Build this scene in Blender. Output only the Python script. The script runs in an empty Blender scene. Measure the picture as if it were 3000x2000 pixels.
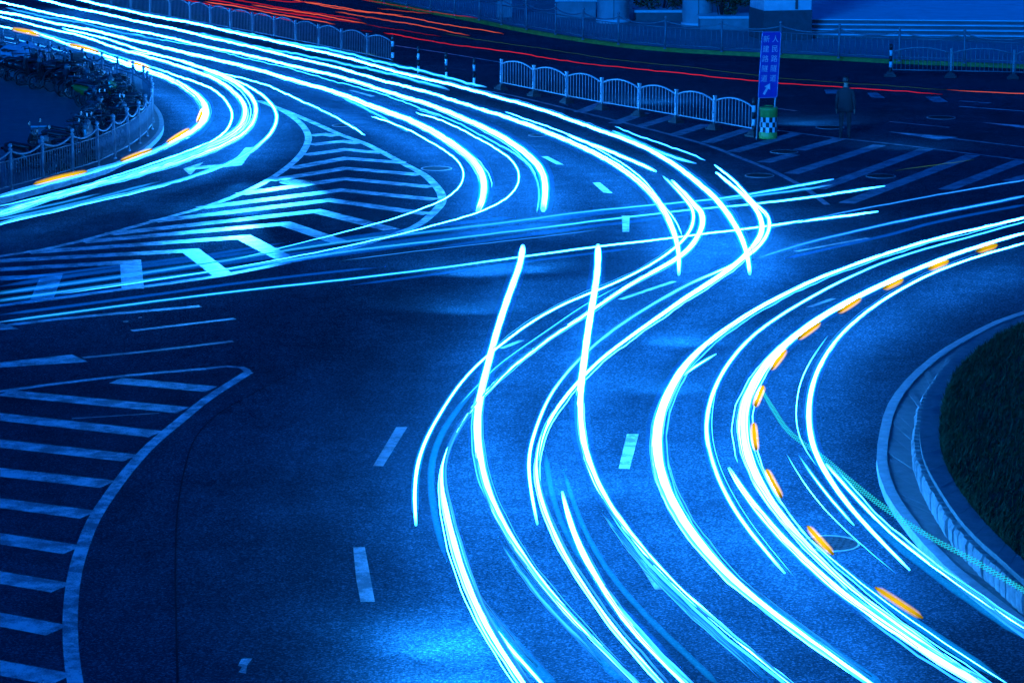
import bpy, bmesh, math, random
from mathutils import Vector, Matrix
rnd = random.Random(7)
sc = bpy.context.scene
COL = sc.collection

# ------------------------------------------------------------------ camera
CAM_H, FOC = 10.5, 8000.0            # metres above the road, focal length in photo pixels (3000 wide)
TILT = math.atan(1676.0 / FOC)
cam = bpy.data.cameras.new('camera')
cam.sensor_width = 36.0
cam.lens = 36.0 * FOC / 3000.0
cam.clip_start, cam.clip_end = 1.0, 3000.0
camo = bpy.data.objects.new('camera', cam)
COL.objects.link(camo)
camo.location = (0, 0, CAM_H)
camo.rotation_euler = (math.pi / 2 - TILT, 0, 0)
sc.camera = camo

# ------------------------------------------------------------------ night sky, moon-weak sun, exposure
SUN_EL, SUN_ROT = math.radians(18), math.radians(200)
w = bpy.data.worlds.new('World')
sc.world = w
w.use_nodes = True
nt = w.node_tree
bg = nt.nodes['Background']
sky = nt.nodes.new('ShaderNodeTexSky')
sky.sky_type = 'NISHITA'
sky.sun_disc = False
sky.sun_elevation = SUN_EL
sky.sun_rotation = SUN_ROT
tint = nt.nodes.new('ShaderNodeMix')           # the cold blue white balance of the night picture
tint.data_type = 'RGBA'
tint.blend_type = 'MULTIPLY'
tint.inputs[0].default_value = 1.0
nt.links.new(sky.outputs[0], tint.inputs[6])
tint.inputs[7].default_value = (0.0, 0.14, 1.0, 1)
nt.links.new(tint.outputs[2], bg.inputs[0])
bg.inputs[1].default_value = 0.125

sun = bpy.data.lights.new('sun', 'SUN')
sun.energy = 3.0
sun.angle = math.radians(12)
sun.color = (0.0, 0.20, 1.0)
suno = bpy.data.objects.new('sun', sun)
COL.objects.link(suno)
suno.rotation_euler = (math.pi / 2 - SUN_EL, 0, math.pi - SUN_ROT + math.radians(0))

sc.view_settings.view_transform = 'Standard'
sc.view_settings.look = 'None'
sc.view_settings.exposure = 0.0
sc.view_settings.gamma = 1.0
sc.cycles.transparent_max_bounces = 96
sc.cycles.volume_bounces = 0
sc.cycles.max_bounces = 3
sc.cycles.diffuse_bounces = 1
sc.cycles.glossy_bounces = 1
sc.cycles.sample_clamp_indirect = 6.0
sc.cycles.use_light_tree = True
sc.cycles.use_adaptive_sampling = True
sc.cycles.adaptive_threshold = 0.03
sc.cycles.adaptive_min_samples = 10

# ------------------------------------------------------------------ pixel (photo, 3000 x 2000) -> place on a level plane
_F = Vector((0, math.cos(TILT), -math.sin(TILT)))
_U = Vector((0, math.sin(TILT), math.cos(TILT)))
def G(x, y, z=0.0):
    d = _F + Vector((1, 0, 0)) * ((x - 1500.0) / FOC) - _U * ((y - 1000.0) / FOC)
    t = (CAM_H - z) / -d.z
    return Vector((0, 0, CAM_H)) + d * t
def PXM(p):                                     # photo pixels per metre at a place
    return FOC / ((p - Vector((0, 0, CAM_H))).dot(_F))
K9 = 1000.0 / 2351.0
TILES = {'1': (0, 0, K9), '2': (1000, 0, K9), '3': (2000, 0, K9), '4': (1000, 600, K9), '5': (2000, 600, K9),
         '6': (1000, 1333, K9), '7': (2000, 1333, K9), 'V': (0, 0, 3000 / 2352.0), 'M': (0, 300, 1000 / 2240.0),
         'Q': (600, 0, 900 / 2352.0), 'B': (0, 1000, 1000 / 1568.0), 'S': (1400, 0, 950 / 2352.0), 'W': (2200, 850, 800 / 1091.0)}
def trace(text):
    """'1: x,y,w x,y | 2: ...' -> [(px, py, width px or None)] in photo pixels."""
    out = []
    for chunk in text.split('|'):
        key, pts = chunk.split(':')
        ox, oy, k = TILES[key.strip()]
        for t in pts.split():
            v = [float(a) for a in t.split(',')]
            out.append((ox + v[0] * k, oy + v[1] * k, v[2] * k if len(v) > 2 else None))
    return out
def ground(text, z=0.0):
    return [G(x, y, z) for x, y, _ in trace(text)]
def catmull(pts, step, extra=None):
    """smooth curve through pts (Vectors); extra = list of floats carried along."""
    n = len(pts)
    res, ex = [], []
    for i in range(n - 1):
        p1, p2 = pts[i], pts[i + 1]
        p0 = pts[i - 1] if i else p1 * 2 - p2
        p3 = pts[i + 2] if i + 2 < n else p2 * 2 - p1
        d = [max((b - a).length, 1e-4) ** 0.5 for a, b in ((p0, p1), (p1, p2), (p2, p3))]
        t0, t1 = 0.0, d[0]
        t2 = t1 + d[1]
        t3 = t2 + d[2]
        m = max(1, int((p2 - p1).length / step))
        for j in range(m):
            t = t1 + (t2 - t1) * j / m
            a1 = p0 * ((t1 - t) / (t1 - t0)) + p1 * ((t - t0) / (t1 - t0))
            a2 = p1 * ((t2 - t) / (t2 - t1)) + p2 * ((t - t1) / (t2 - t1))
            a3 = p2 * ((t3 - t) / (t3 - t2)) + p3 * ((t - t2) / (t3 - t2))
            b1 = a1 * ((t2 - t) / (t2 - t0)) + a2 * ((t - t0) / (t2 - t0))
            b2 = a2 * ((t3 - t) / (t3 - t1)) + a3 * ((t - t1) / (t3 - t1))
            res.append(b1 * ((t2 - t) / (t2 - t1)) + b2 * ((t - t1) / (t2 - t1)))
            if extra:
                ex.append(extra[i] + (extra[i + 1] - extra[i]) * j / m)
    res.append(pts[-1].copy())
    if extra:
        ex.append(extra[-1])
        return res, ex
    return res
def resample(pts, step):
    out = [pts[0].copy()]
    acc = 0.0
    for a, b in zip(pts, pts[1:]):
        L = (b - a).length
        d = step - acc
        while d <= L and L > 0:
            out.append(a.lerp(b, d / L))
            d += step
        acc = (acc + L) % step if L else acc
    return out
def offset(pts, dist):
    """parallel curve on the ground, to the left of the direction of travel for dist > 0."""
    out = []
    for i, p in enumerate(pts):
        t = pts[min(i + 1, len(pts) - 1)] - pts[max(i - 1, 0)]
        n = Vector((-t.y, t.x, 0))
        n.normalize()
        out.append(p + n * dist)
    return out

# ------------------------------------------------------------------ materials
MATS = {}
def mat(name, color, rough=0.6, metal=0.0, noise=0.0, scale=8.0, bump=0.0, bscale=60.0, coat=0.0, spec=0.5):
    if name in MATS:
        return MATS[name]
    m = bpy.data.materials.new(name)
    m.use_nodes = True
    t = m.node_tree
    b = t.nodes['Principled BSDF']
    b.inputs['Base Color'].default_value = (*color, 1)
    b.inputs['Roughness'].default_value = rough
    b.inputs['Metallic'].default_value = metal
    b.inputs['Specular IOR Level'].default_value = spec
    if coat:
        b.inputs['Coat Weight'].default_value = coat
    tc = t.nodes.new('ShaderNodeTexCoord')
    if noise:
        n = t.nodes.new('ShaderNodeTexNoise')
        n.inputs['Scale'].default_value = scale
        n.inputs['Detail'].default_value = 8
        n.inputs['Roughness'].default_value = 0.65
        t.links.new(tc.outputs['Object'], n.inputs['Vector'])
        r = t.nodes.new('ShaderNodeMapRange')
        r.inputs[1].default_value, r.inputs[2].default_value = 0.3, 0.7
        r.inputs[3].default_value, r.inputs[4].default_value = 1 - noise, 1 + noise
        t.links.new(n.outputs['Fac'], r.inputs[0])
        mx = t.nodes.new('ShaderNodeMix')
        mx.data_type = 'RGBA'
        mx.blend_type = 'MULTIPLY'
        mx.inputs[0].default_value = 1
        mx.inputs[6].default_value = (*color, 1)
        t.links.new(r.outputs[0], mx.inputs[7])
        t.links.new(mx.outputs[2], b.inputs['Base Color'])
    if bump:
        n = t.nodes.new('ShaderNodeTexNoise')
        n.inputs['Scale'].default_value = bscale
        n.inputs['Detail'].default_value = 4
        t.links.new(tc.outputs['Object'], n.inputs['Vector'])
        bp = t.nodes.new('ShaderNodeBump')
        bp.inputs['Strength'].default_value = bump
        bp.inputs['Distance'].default_value = 0.02
        t.links.new(n.outputs['Fac'], bp.inputs['Height'])
        t.links.new(bp.outputs[0], b.inputs['Normal'])
    MATS[name] = m
    return m
def asphalt_material():
    m = bpy.data.materials.new('asphalt')
    m.use_nodes = True
    t = m.node_tree
    N, L = t.nodes.new, t.links.new
    b = t.nodes['Principled BSDF']
    geo = N('ShaderNodeNewGeometry')
    def noise(scale, detail, rough=0.6):
        n = N('ShaderNodeTexNoise')
        n.inputs['Scale'].default_value = scale
        n.inputs['Detail'].default_value = detail
        n.inputs['Roughness'].default_value = rough
        L(geo.outputs['Position'], n.inputs['Vector'])
        return n
    def mrange(src, a, c, lo, hi):
        r = N('ShaderNodeMapRange')
        for i, v in enumerate((a, c, lo, hi)):
            r.inputs[i + 1].default_value = v
        L(src, r.inputs[0])
        return r.outputs[0]
    def mul(a, c):
        q = N('ShaderNodeMath')
        q.operation = 'MULTIPLY'
        L(a, q.inputs[0])
        L(c, q.inputs[1])
        return q.outputs[0]
    big = mrange(noise(0.16, 6, .7).outputs['Fac'], 0.3, 0.7, 0.68, 1.32)
    midv = mrange(noise(1.3, 7, 0.75).outputs['Fac'], 0.3, 0.7, 0.72, 1.28)
    grain = mrange(noise(26, 3, 0.8).outputs['Fac'], 0.3, 0.7, 0.38, 1.7)
    vor = N('ShaderNodeTexVoronoi')
    vor.inputs['Scale'].default_value = 42
    L(geo.outputs['Position'], vor.inputs['Vector'])
    sep = N('ShaderNodeSeparateColor')
    L(vor.outputs['Color'], sep.inputs[0])
    stone = mrange(sep.outputs[0], 0.5, 1.0, 0.72, 2.0)
    f = mul(mul(big, midv), mul(grain, stone))
    mx = N('ShaderNodeMix')
    mx.data_type = 'RGBA'
    mx.blend_type = 'MULTIPLY'
    mx.inputs[0].default_value = 1
    mx.inputs[6].default_value = (0.021, 0.049, 0.068, 1)
    L(f, mx.inputs[7])
    L(mx.outputs[2], b.inputs['Base Color'])
    L(mrange(noise(0.35, 5).outputs['Fac'], 0.3, 0.7, 0.50, 0.72), b.inputs['Roughness'])
    b.inputs['Specular IOR Level'].default_value = 0.0
    bp = N('ShaderNodeBump')
    bp.inputs['Strength'].default_value = 0.4
    bp.inputs['Distance'].default_value = 0.012
    L(noise(55, 3, 0.75).outputs['Fac'], bp.inputs['Height'])
    L(bp.outputs[0], b.inputs['Normal'])
    return m
def paint_material(name, c, wear):
    m = bpy.data.materials.new(name)
    m.use_nodes = True
    t = m.node_tree
    N, L = t.nodes.new, t.links.new
    b = t.nodes['Principled BSDF']
    geo = N('ShaderNodeNewGeometry')
    n = N('ShaderNodeTexNoise')
    n.inputs['Scale'].default_value = 2.4
    n.inputs['Detail'].default_value = 9
    n.inputs['Roughness'].default_value = 0.72
    L(geo.outputs['Position'], n.inputs['Vector'])
    n2 = N('ShaderNodeTexNoise')
    n2.inputs['Scale'].default_value = 45
    n2.inputs['Detail'].default_value = 4
    L(geo.outputs['Position'], n2.inputs['Vector'])
    ad = N('ShaderNodeMath')
    ad.operation = 'MULTIPLY_ADD'
    L(n2.outputs['Fac'], ad.inputs[0])
    ad.inputs[1].default_value = 0.35
    L(n.outputs['Fac'], ad.inputs[2])
    r = N('ShaderNodeMapRange')
    r.inputs[1].default_value, r.inputs[2].default_value = wear, wear + 0.16
    r.inputs[3].default_value, r.inputs[4].default_value = 0.18, 1.0
    L(ad.outputs[0], r.inputs[0])
    mx = N('ShaderNodeMix')
    mx.data_type = 'RGBA'
    L(r.outputs[0], mx.inputs[0])
    mx.inputs[6].default_value = (0.06, 0.06, 0.065, 1)
    mx.inputs[7].default_value = (*c, 1)
    L(mx.outputs[2], b.inputs['Base Color'])
    b.inputs['Roughness'].default_value = 0.6
    b.inputs['Specular IOR Level'].default_value = 0.4
    bp = N('ShaderNodeBump')
    bp.inputs['Strength'].default_value = 0.35
    bp.inputs['Distance'].default_value = 0.012
    L(n2.outputs['Fac'], bp.inputs['Height'])
    L(bp.outputs[0], b.inputs['Normal'])
    return m
M_ASPHALT = asphalt_material()
M_PAINT = paint_material('white_road_paint', (0.66, 0.68, 0.70), 0.60)
M_FADED = paint_material('faded_road_paint', (0.29, 0.31, 0.34), 0.60)
M_STEEL = mat('galvanised_steel', (0.42, 0.45, 0.48), 0.42, 0.35, 0.2, 14)
M_DULLSTEEL = mat('painted_grey_steel', (0.15, 0.18, 0.21), 0.5, 0.1, 0.2, 10)
M_FARSTEEL = mat('dull_dark_railing_paint', (0.17, 0.19, 0.21), 0.5, 0.2, 0.2, 10)
M_RUBBER = mat('black_rubber', (0.018, 0.018, 0.02), 0.65, 0, 0.2, 20)
M_KERB = mat('kerb_concrete', (0.25, 0.26, 0.27), 0.8, 0, 0.25, 6, 0.3)
M_SLAB = mat('dark_paving_slab', (0.12, 0.125, 0.13), 0.75, 0, 0.25, 5, 0.3)
M_STONE = mat('rough_wall_stone', (0.17, 0.17, 0.17), 0.8, 0, 0.35, 9, 0.7, 22)
M_COPING = mat('coping_stone', (0.16, 0.17, 0.17), 0.8, 0, 0.25, 7, 0.3)
M_SOIL = mat('lawn_soil', (0.02, 0.035, 0.016), 0.95, 0, 0.4, 6)
M_GRASS = mat('grass_blade', (0.026, 0.055, 0.012), 0.7, 0, 0.35, 1.3)
M_PLAZA = mat('plaza_paving', (0.10, 0.11, 0.12), 0.7, 0, 0.22, 3, 0.2)
M_SIDEWALK = mat('far_sidewalk_paving', (0.20, 0.21, 0.22), 0.6, 0, 0.25, 2.2, 0.2)
M_YELLOW = mat('yellow_kerb_paint', (0.15, 0.19, 0.02), 0.6, 0, 0.35, 5)
M_CONCRETE = mat('bridge_pier_concrete', (0.52, 0.53, 0.55), 0.55, 0, 0.14, 2.5, 0.15)
M_DARKCON = mat('dark_granite', (0.07, 0.075, 0.08), 0.45, 0, 0.25, 4)
M_PALE = mat('pale_granite', (0.66, 0.68, 0.70), 0.5, 0, 0.18, 1.2)
M_LEAF = mat('shrub_leaf', (0.045, 0.08, 0.03), 0.55, 0, 0.5, 4)
M_BLACK = mat('black_paint', (0.015, 0.015, 0.017), 0.45)
M_WHITE = mat('white_reflective_film', (0.62, 0.64, 0.66), 0.4, 0, 0.12, 12)
M_BARREL = mat('green_barrel_plastic', (0.13, 0.30, 0.05), 0.45, 0, 0.2, 8)
M_SIGN = mat('blue_sign_film', (0.02, 0.02, 0.22), 0.4, 0, 0.15, 5)
M_SIGNTXT = mat('white_sign_lettering', (0.36, 0.38, 0.42), 0.5, 0, 0.2, 9)
M_IRON = mat('cast_iron', (0.022, 0.023, 0.026), 0.85, 0.0, 0.3, 12, 0.6, 30, spec=0.1)
M_RING = mat('worn_iron_ring', (0.22, 0.23, 0.25), 0.7, 0.0, 0.3, 12, spec=0.2)
M_FRAMEB = mat('dark_bike_enamel', (0.015, 0.017, 0.02), 0.3, 0.2, coat=0.3)
M_FRAMEG = mat('green_bike_enamel', (0.05, 0.16, 0.02), 0.3, 0.1, coat=0.4)
M_CHROME = mat('dull_chrome', (0.16, 0.17, 0.19), 0.38, 0.8)
M_SADDLE = mat('black_vinyl', (0.02, 0.02, 0.022), 0.42)
M_LENS = mat('clear_lamp_lens', (0.12, 0.13, 0.14), 0.45)
M_COVER = mat('pale_blue_rain_cover', (0.30, 0.36, 0.45), 0.5, 0, 0.3, 6)
M_CLOTH = mat('dark_clothing', (0.012, 0.014, 0.018), 0.9, 0, 0.2, 8)
M_SKIN = mat('skin', (0.20, 0.13, 0.10), 0.6)
M_HAIR = mat('black_hair', (0.01, 0.01, 0.012), 0.6)

# light: the lamp colour runs far past white in blue and green, so strong cores burn out to white and weak ones stay cyan or blue
def lamp_material(name, col):
    m = bpy.data.materials.new(name)
    m.use_nodes = True
    t = m.node_tree
    t.nodes.remove(t.nodes['Principled BSDF'])
    e = t.nodes.new('ShaderNodeEmission')
    e.inputs[0].default_value = (*col, 1)
    a = t.nodes.new('ShaderNodeAttribute')
    a.attribute_name = 'brightness'
    t.links.new(a.outputs['Fac'], e.inputs[1])
    t.links.new(e.outputs[0], t.nodes['Material Output'].inputs[0])
    return m
def unsampled(m):                               # too thin to light anything
    m.cycles.emission_sampling = 'NONE'
    return m
LAMP = {'thread': unsampled(lamp_material('fine_light_thread', (1.5, 21.5, 78.0))),
        'white': lamp_material('headlamp_light', (1.5, 21.5, 78.0)),
        'red': lamp_material('tail_lamp_light', (0.72, 0.018, 0.045)),
        'coral': lamp_material('brake_lamp_light', (1.0, 0.13, 0.075)),
        'amber': lamp_material('indicator_light', (0.66, 0.42, 0.008)),
        'teal': lamp_material('teal_led_light', (0.02, 0.60, 0.66)),
        'green': unsampled(lamp_material('dim_green_light', (0.10, 0.35, 0.12)))}
GLOWCOL = {'white': (0.0, 0.32, 1.0), 'halo': (0.0, 0.12, 0.8), 'blue': (0.0, 0.12, 0.75), 'red': (1.0, 0.03, 0.06), 'coral': (1.0, 0.08, 0.06),
           'amber': (0.6, 0.34, 0.0), 'teal': (0.0, 0.5, 0.45)}
_gm = {}
def glow_material(kind, per_m):
    key = (kind, round(math.log(max(per_m, 1e-3)) * 6))
    if key not in _gm:
        m = bpy.data.materials.new('glow_' + kind)
        m.use_nodes = True
        t = m.node_tree
        t.nodes.remove(t.nodes['Principled BSDF'])
        e = t.nodes.new('ShaderNodeEmission')
        e.inputs[0].default_value = (*GLOWCOL[kind], 1)
        e.inputs[1].default_value = math.exp(key[1] / 6.0)
        t.links.new(e.outputs[0], t.nodes['Material Output'].inputs[1])
        _gm[key] = m
    return _gm[key]

# ------------------------------------------------------------------ mesh helpers
class MB:
    def __init__(self):
        self.v, self.f, self.m, self.mats = [], [], [], []
    def slot(self, m):
        if m not in self.mats:
            self.mats.append(m)
        return self.mats.index(m)
    def add(self, vs, fs, m=None):
        o = len(self.v)
        self.v += [tuple(p) for p in vs]
        self.f += [tuple(i + o for i in f) for f in fs]
        self.m += [self.slot(m) if m else 0] * len(fs)
        return self
    def box(self, c, s, M=None, m=None, taper=1.0):
        vs = []
        for z in (-1, 1):
            k = taper if z > 0 else 1.0
            for x, y in ((-1, -1), (1, -1), (1, 1), (-1, 1)):
                vs.append(Vector((x * s[0] / 2 * k, y * s[1] / 2 * k, z * s[2] / 2)))
        vs = [(M @ p if M else p) + Vector(c) for p in vs]
        return self.add(vs, [(3, 2, 1, 0), (4, 5, 6, 7), (0, 1, 5, 4), (1, 2, 6, 5), (2, 3, 7, 6), (3, 0, 4, 7)], m)
    def tube(self, pts, r, n=6, m=None, closed=False, flat=1.0):
        pts = [Vector(p) for p in pts]
        k = len(pts)
        rs = r if isinstance(r, (list, tuple)) else [r] * k
        vs = []
        for i, p in enumerate(pts):
            if closed:
                t = pts[(i + 1) % k] - pts[i - 1]
            else:
                t = pts[min(i + 1, k - 1)] - pts[max(i - 1, 0)]
            if t.length < 1e-7:
                t = Vector((0, 1, 0))
            t.normalize()
            up = Vector((0, 0, 1)) if abs(t.z) < 0.9 else Vector((1, 0, 0))
            a = t.cross(up).normalized()
            b = a.cross(t)
            for j in range(n):
                q = 2 * math.pi * j / n
                vs.append(p + a * (math.cos(q) * rs[i]) + b * (math.sin(q) * rs[i] * flat))
        fs = []
        for i in range(k if closed else k - 1):
            i2 = (i + 1) % k
            for j in range(n):
                j2 = (j + 1) % n
                fs.append((i2 * n + j, i2 * n + j2, i * n + j2, i * n + j))
        if not closed:
            fs.append(tuple(range(n)))
            fs.append(tuple((k - 1) * n + j for j in reversed(range(n))))
        return self.add(vs, fs, m)
    def lathe(self, prof, n=14, c=(0, 0, 0), m=None):
        vs, fs = [], []
        for r, z in prof:
            for j in range(n):
                q = 2 * math.pi * j / n
                vs.append((c[0] + r * math.cos(q), c[1] + r * math.sin(q), c[2] + z))
        for i in range(len(prof) - 1):
            for j in range(n):
                j2 = (j + 1) % n
                fs.append((i * n + j, i * n + j2, (i + 1) * n + j2, (i + 1) * n + j))
        fs.append(tuple(reversed(range(n))))
        fs.append(tuple((len(prof) - 1) * n + j for j in range(n)))
        return self.add(vs, fs, m)
    def prism(self, poly, z0, z1, m=None):
        n = len(poly)
        vs = [(p[0], p[1], z0) for p in poly] + [(p[0], p[1], z1) for p in poly]
        fs = [tuple(reversed(range(n))), tuple(range(n, 2 * n))]
        fs += [(i, (i + 1) % n, n + (i + 1) % n, n + i) for i in range(n)]
        return self.add(vs, fs, m)
    def mesh(self, name, m=None, smooth=False):
        me = bpy.data.meshes.new(name)
        me.from_pydata(self.v, [], self.f)
        for x in (self.mats or [m]):
            me.materials.append(x)
        if self.mats:
            me.polygons.foreach_set('material_index', self.m)
        if smooth:
            me.polygons.foreach_set('use_smooth', [len(f) <= 4 for f in self.f])
        me.update()
        return me
    def build(self, name, m=None, parent=None, smooth=False, fixn=False):
        me = self.mesh(name, m, smooth)
        if fixn:
            b = bmesh.new()
            b.from_mesh(me)
            bmesh.ops.recalc_face_normals(b, faces=b.faces)
            b.to_mesh(me)
            b.free()
        return link(name, me, parent)
def link(name, data, parent=None):
    o = bpy.data.objects.new(name, data)
    COL.objects.link(o)
    if parent:
        o.parent = parent
        o.matrix_parent_inverse = Matrix()
    return o
def tag(o, label=None, cat=None, group=None, kind=None):
    for k, v in (('label', label), ('category', cat), ('group', group), ('kind', kind)):
        if v:
            o[k] = v
    return o
def thing(name, label, cat, loc=(0, 0, 0), rz=0.0, group=None):
    o = link(name, None)
    o.location = loc
    o.rotation_euler = (0, 0, rz)
    return tag(o, label, cat, group)
def copy_tree(o, parent=None):
    c = o.copy()
    COL.objects.link(c)
    c.parent = parent
    for ch in list(o.children):
        copy_tree(ch, c)
    return c
RZ = lambda a: Matrix.Rotation(a, 3, 'Z')

# ================================================================== the setting
road = MB().add([(-700, -50, 0), (700, -50, 0), (700, 1500, 0), (-700, 1500, 0)], [(0, 1, 2, 3)]).build('road', M_ASPHALT)
tag(road, 'dark asphalt junction with sweeping painted lanes', kind='structure')

# ---- painted markings, each a child of the road, 4 mm proud
_mk = [0]
def marking(name, poly, m=None):
    _mk[0] += 1
    z = 0.004 + 0.00004 * _mk[0]
    n = len(poly)
    vs = [(p[0], p[1], z) for p in poly]
    return MB().add(vs, [tuple(range(n))]).build(name, m or M_PAINT, road, fixn=False)
def ribbon(name, text, width, m=None, step=0.5):
    _mk[0] += 1
    pts = catmull(ground(text), step)
    z = 0.004 + 0.00004 * _mk[0]
    a, b = offset(pts, width / 2), offset(pts, -width / 2)
    vs = [(p.x, p.y, z) for p in a] + [(p.x, p.y, z) for p in b]
    n = len(a)
    fs = [(n + i, n + i + 1, i + 1, i) for i in range(n - 1)]
    return MB().add(vs, fs).build(name, m or M_PAINT, road)
def bar(name, text, width, m=None):
    """stripe along 2 or 3 traced points with a mitred bend."""
    p = ground(text)
    L, R = [], []
    for i in range(len(p)):
        if 0 < i < len(p) - 1:
            t1 = (p[i] - p[i - 1]).normalized()
            t2 = (p[i + 1] - p[i]).normalized()
            n1 = Vector((-t1.y, t1.x, 0))
            n2 = Vector((-t2.y, t2.x, 0))
            nn = (n1 + n2).normalized()
            k = min(2.5, 1.0 / max(nn.dot(n1), 0.25))
            nn *= k
        else:
            t = (p[1] - p[0]) if i == 0 else (p[-1] - p[-2])
            t.normalize()
            nn = Vector((-t.y, t.x, 0))
        L.append(p[i] + nn * width / 2)
        R.append(p[i] - nn * width / 2)
    return marking(name, R + L[::-1], m)
# chevron island
ribbon('edge_line', '1: 1780,695 1900,740 1990,790 2060,842 2108,900 2125,950 2108,1010 2060,1080 1970,1160 1850,1240 1650,1340 1400,1430 1150,1500 900,1568 | M: 500,918 250,972 0,1010 -200,1050', 0.20)
ribbon('edge_line', '1: 1780,695 2000,780 2200,865 2351,932 | 2: 150,985 300,1060 450,1140 570,1205 650,1280 690,1340 690,1400 650,1450 580,1515 500,1565 | 4: 300,225 0,318 | M: 2000,1028 1700,1090 1480,1132 1100,1190 700,1242 300,1298 0,1335 -200,1362', 0.22)
for t in ('714,312 745,309 773,313', '714,333 788,325 828,330', '699,357 793,344 880,352', '667,387 793,364 925,374',
          '618,415 793,387 965,402', '552,446 793,411 990,430', '460,478 783,437 1000,459', '352,509 757,460 983,492',
          '250,538 728,485 900,528', '190,556 655,514 785,558', '66,580 560,545 670,602', '-30,601 438,576 512,632',
          '-30,621 300,602 305,664', '-30,641 118,634 96,688'):
    bar('chevron_stripe', 'V: ' + t, 0.46)
# hatched bay, lower left
ribbon('edge_line', 'B: -60,240 0,230 300,190 600,156 945,126', 0.16)
ribbon('edge_line', 'B: 945,126 1040,115 1110,120 1140,142', 0.14, M_FADED, 0.15)
ribbon('edge_line', 'B: 1142,142 950,265 820,370 700,470 590,590 500,710 430,820 380,940 345,1060 328,1180 322,1290 325,1400 335,1500 348,1580 375,1700', 0.19)
for t in ('530,180 972,220', '15,237 840,316', '-80,338 716,426', '-80,460 601,536', '-80,592 496,656', '-80,732 408,796',
          '-80,893 336,957', '-80,1070 284,1132', '-80,1262 264,1327', '-80,1484 286,1552'):
    bar('hatch_stripe', 'B: ' + t, 0.46)
bar('scuffed_line', 'B: 330,355 730,330', 0.06, M_FADED)
# hatched gore behind the sign
ribbon('edge_line', '3: 640,898 1000,945 1500,1000 2000,1062 2351,1105 2600,1136', 0.15, M_FADED)
ribbon('edge_line', '2: 900,610 1150,655 1400,712 1700,786 2000,860 2351,952 | 3: 200,1012 400,1090 600,1170 740,1240 850,1300 930,1360 995,1412', 0.17, M_FADED)
for t in ('2: 1640,775 1830,700', '2: 1880,852 2090,778', '2: 2060,872 2300,800', '3: -60,932 170,858', '3: 165,985 455,890', '3: 345,1048 785,920',
          '3: 555,1120 765,1066', '3: 800,1036 1080,958', '3: 745,1198 1360,1000', '3: 935,1302 1680,1028', '3: 1125,1402 2000,1070', '3: 1810,1308 2345,1104', '3: 2250,1250 2600,1150'):
    bar('hatch_stripe', t, 0.42, M_FADED)
# lane dashes, small lines and a painted glow of car light
def quad(name, t, m=None):
    p = ground(t)
    a = sum((p[i].x * p[(i + 1) % len(p)].y - p[(i + 1) % len(p)].x * p[i].y) for i in range(len(p)))
    marking(name, p if a > 0 else p[::-1], m)
quad('lane_dash', 'V: 857,1070 880,1071 936,981 910,981', M_FADED)
quad('lane_dash', 'V: 811,1257 838,1256 848,1310 861,1382 828,1382 818,1330', M_FADED)
quad('lane_dash', 'V: 1421,1076 1446,1077 1467,997 1440,997')
quad('lane_dash', 'V: 1428,496 1446,496 1445,533 1430,533')
quad('lane_dash', 'V: 1361,420 1378,420 1407,444 1386,443')
quad('lane_dash', 'V: 1243,360 1258,360 1295,379 1278,378')
quad('lane_dash', '2: 45,622 75,622 235,665 200,667', M_FADED)
quad('lane_dash', '2: 515,757 545,757 690,803 655,805')
quad('lane_dash', '4: 1900,652 1940,655 2310,530 2275,527')
quad('lane_dash', '4: 1085,990 1120,992 1262,935 1220,934')
quad('lane_dash', '6: 2030,720 2090,720 2240,925 2160,925', M_FADED)
quad('lane_dash', '5: 760,322 800,324 1295,232 1262,228', M_FADED)
quad('lane_dash', '5: 850,705 895,706 1060,648 1022,645', M_FADED)
ribbon('lane_or_glow_strip', 'M: -100,1482 400,1422 1315,1338', 0.22)
quad('arrow_head', 'M: 0,1445 125,1488 0,1495 -200,1500 -200,1430')
ribbon('lane_or_glow_strip', 'M: 865,1500 1540,1420', 0.16)
ribbon('lane_or_glow_strip', 'B: 380,76 700,44 1070,0', 0.15, M_FADED)
quad('arrow_head', 'B: -60,125 -60,105 330,61 405,95')
quad('paint_scrap', 'M: 905,1412 930,1408 935,1413 908,1416', M_FADED)
quad('paint_scrap', 'M: 805,1438 845,1435 840,1442 808,1442', M_FADED)
quad('paint_scrap', 'B: 1110,1458 1160,1456 1135,1490 1130,1525 1095,1520 1112,1495 1092,1490')
quad('turn_arrow', '1: 1262,1165 1402,1118 1372,1146 1450,1140 1560,1132 1640,1078 1690,1018 1745,1015 1722,1062 1665,1140 1560,1152 1440,1162 1350,1168 1310,1208')
for t in ('975,620 1062,620 1092,648 988,648', '1268,640 1340,640 1395,677 1300,677', '1668,668 1770,668 1830,706 1725,706'):
    quad('crossing_bar', '3: ' + t, M_FADED)
ribbon('lane_or_glow_strip', '3: 1425,840 1835,880', 0.14, M_FADED)
quad('arrow_head', '3: 1410,908 1900,948 1760,965')
ribbon('lane_or_glow_strip', '3: 1850,955 2351,1015 2600,1045', 0.16, M_FADED)
quad('arrow_head', '3: 2060,845 2400,870 2400,892')
ribbon('lane_or_glow_strip', '2: 368,316 700,366 1100,432', 0.13, M_PAINT)
ribbon('lane_or_glow_strip', '3: 640,748 780,766', 0.13, M_FADED)
ribbon('lane_or_glow_strip', '3: 1905,735 2351,768 2600,786', 0.16, M_PAINT)  # car light on the far road, painted as a pale strip
ribbon('lane_or_glow_strip', '3: 1905,697 2120,712', 0.25, M_FADED)  # glow of passing cars on the asphalt, painted as a broader strip
ribbon('edge_line', '1: -100,232 0,252 180,292 400,348 600,400', 0.16, M_PAINT)
ribbon('edge_line', '1: -100,262 0,280 200,325', 0.14, M_FADED)

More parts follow.
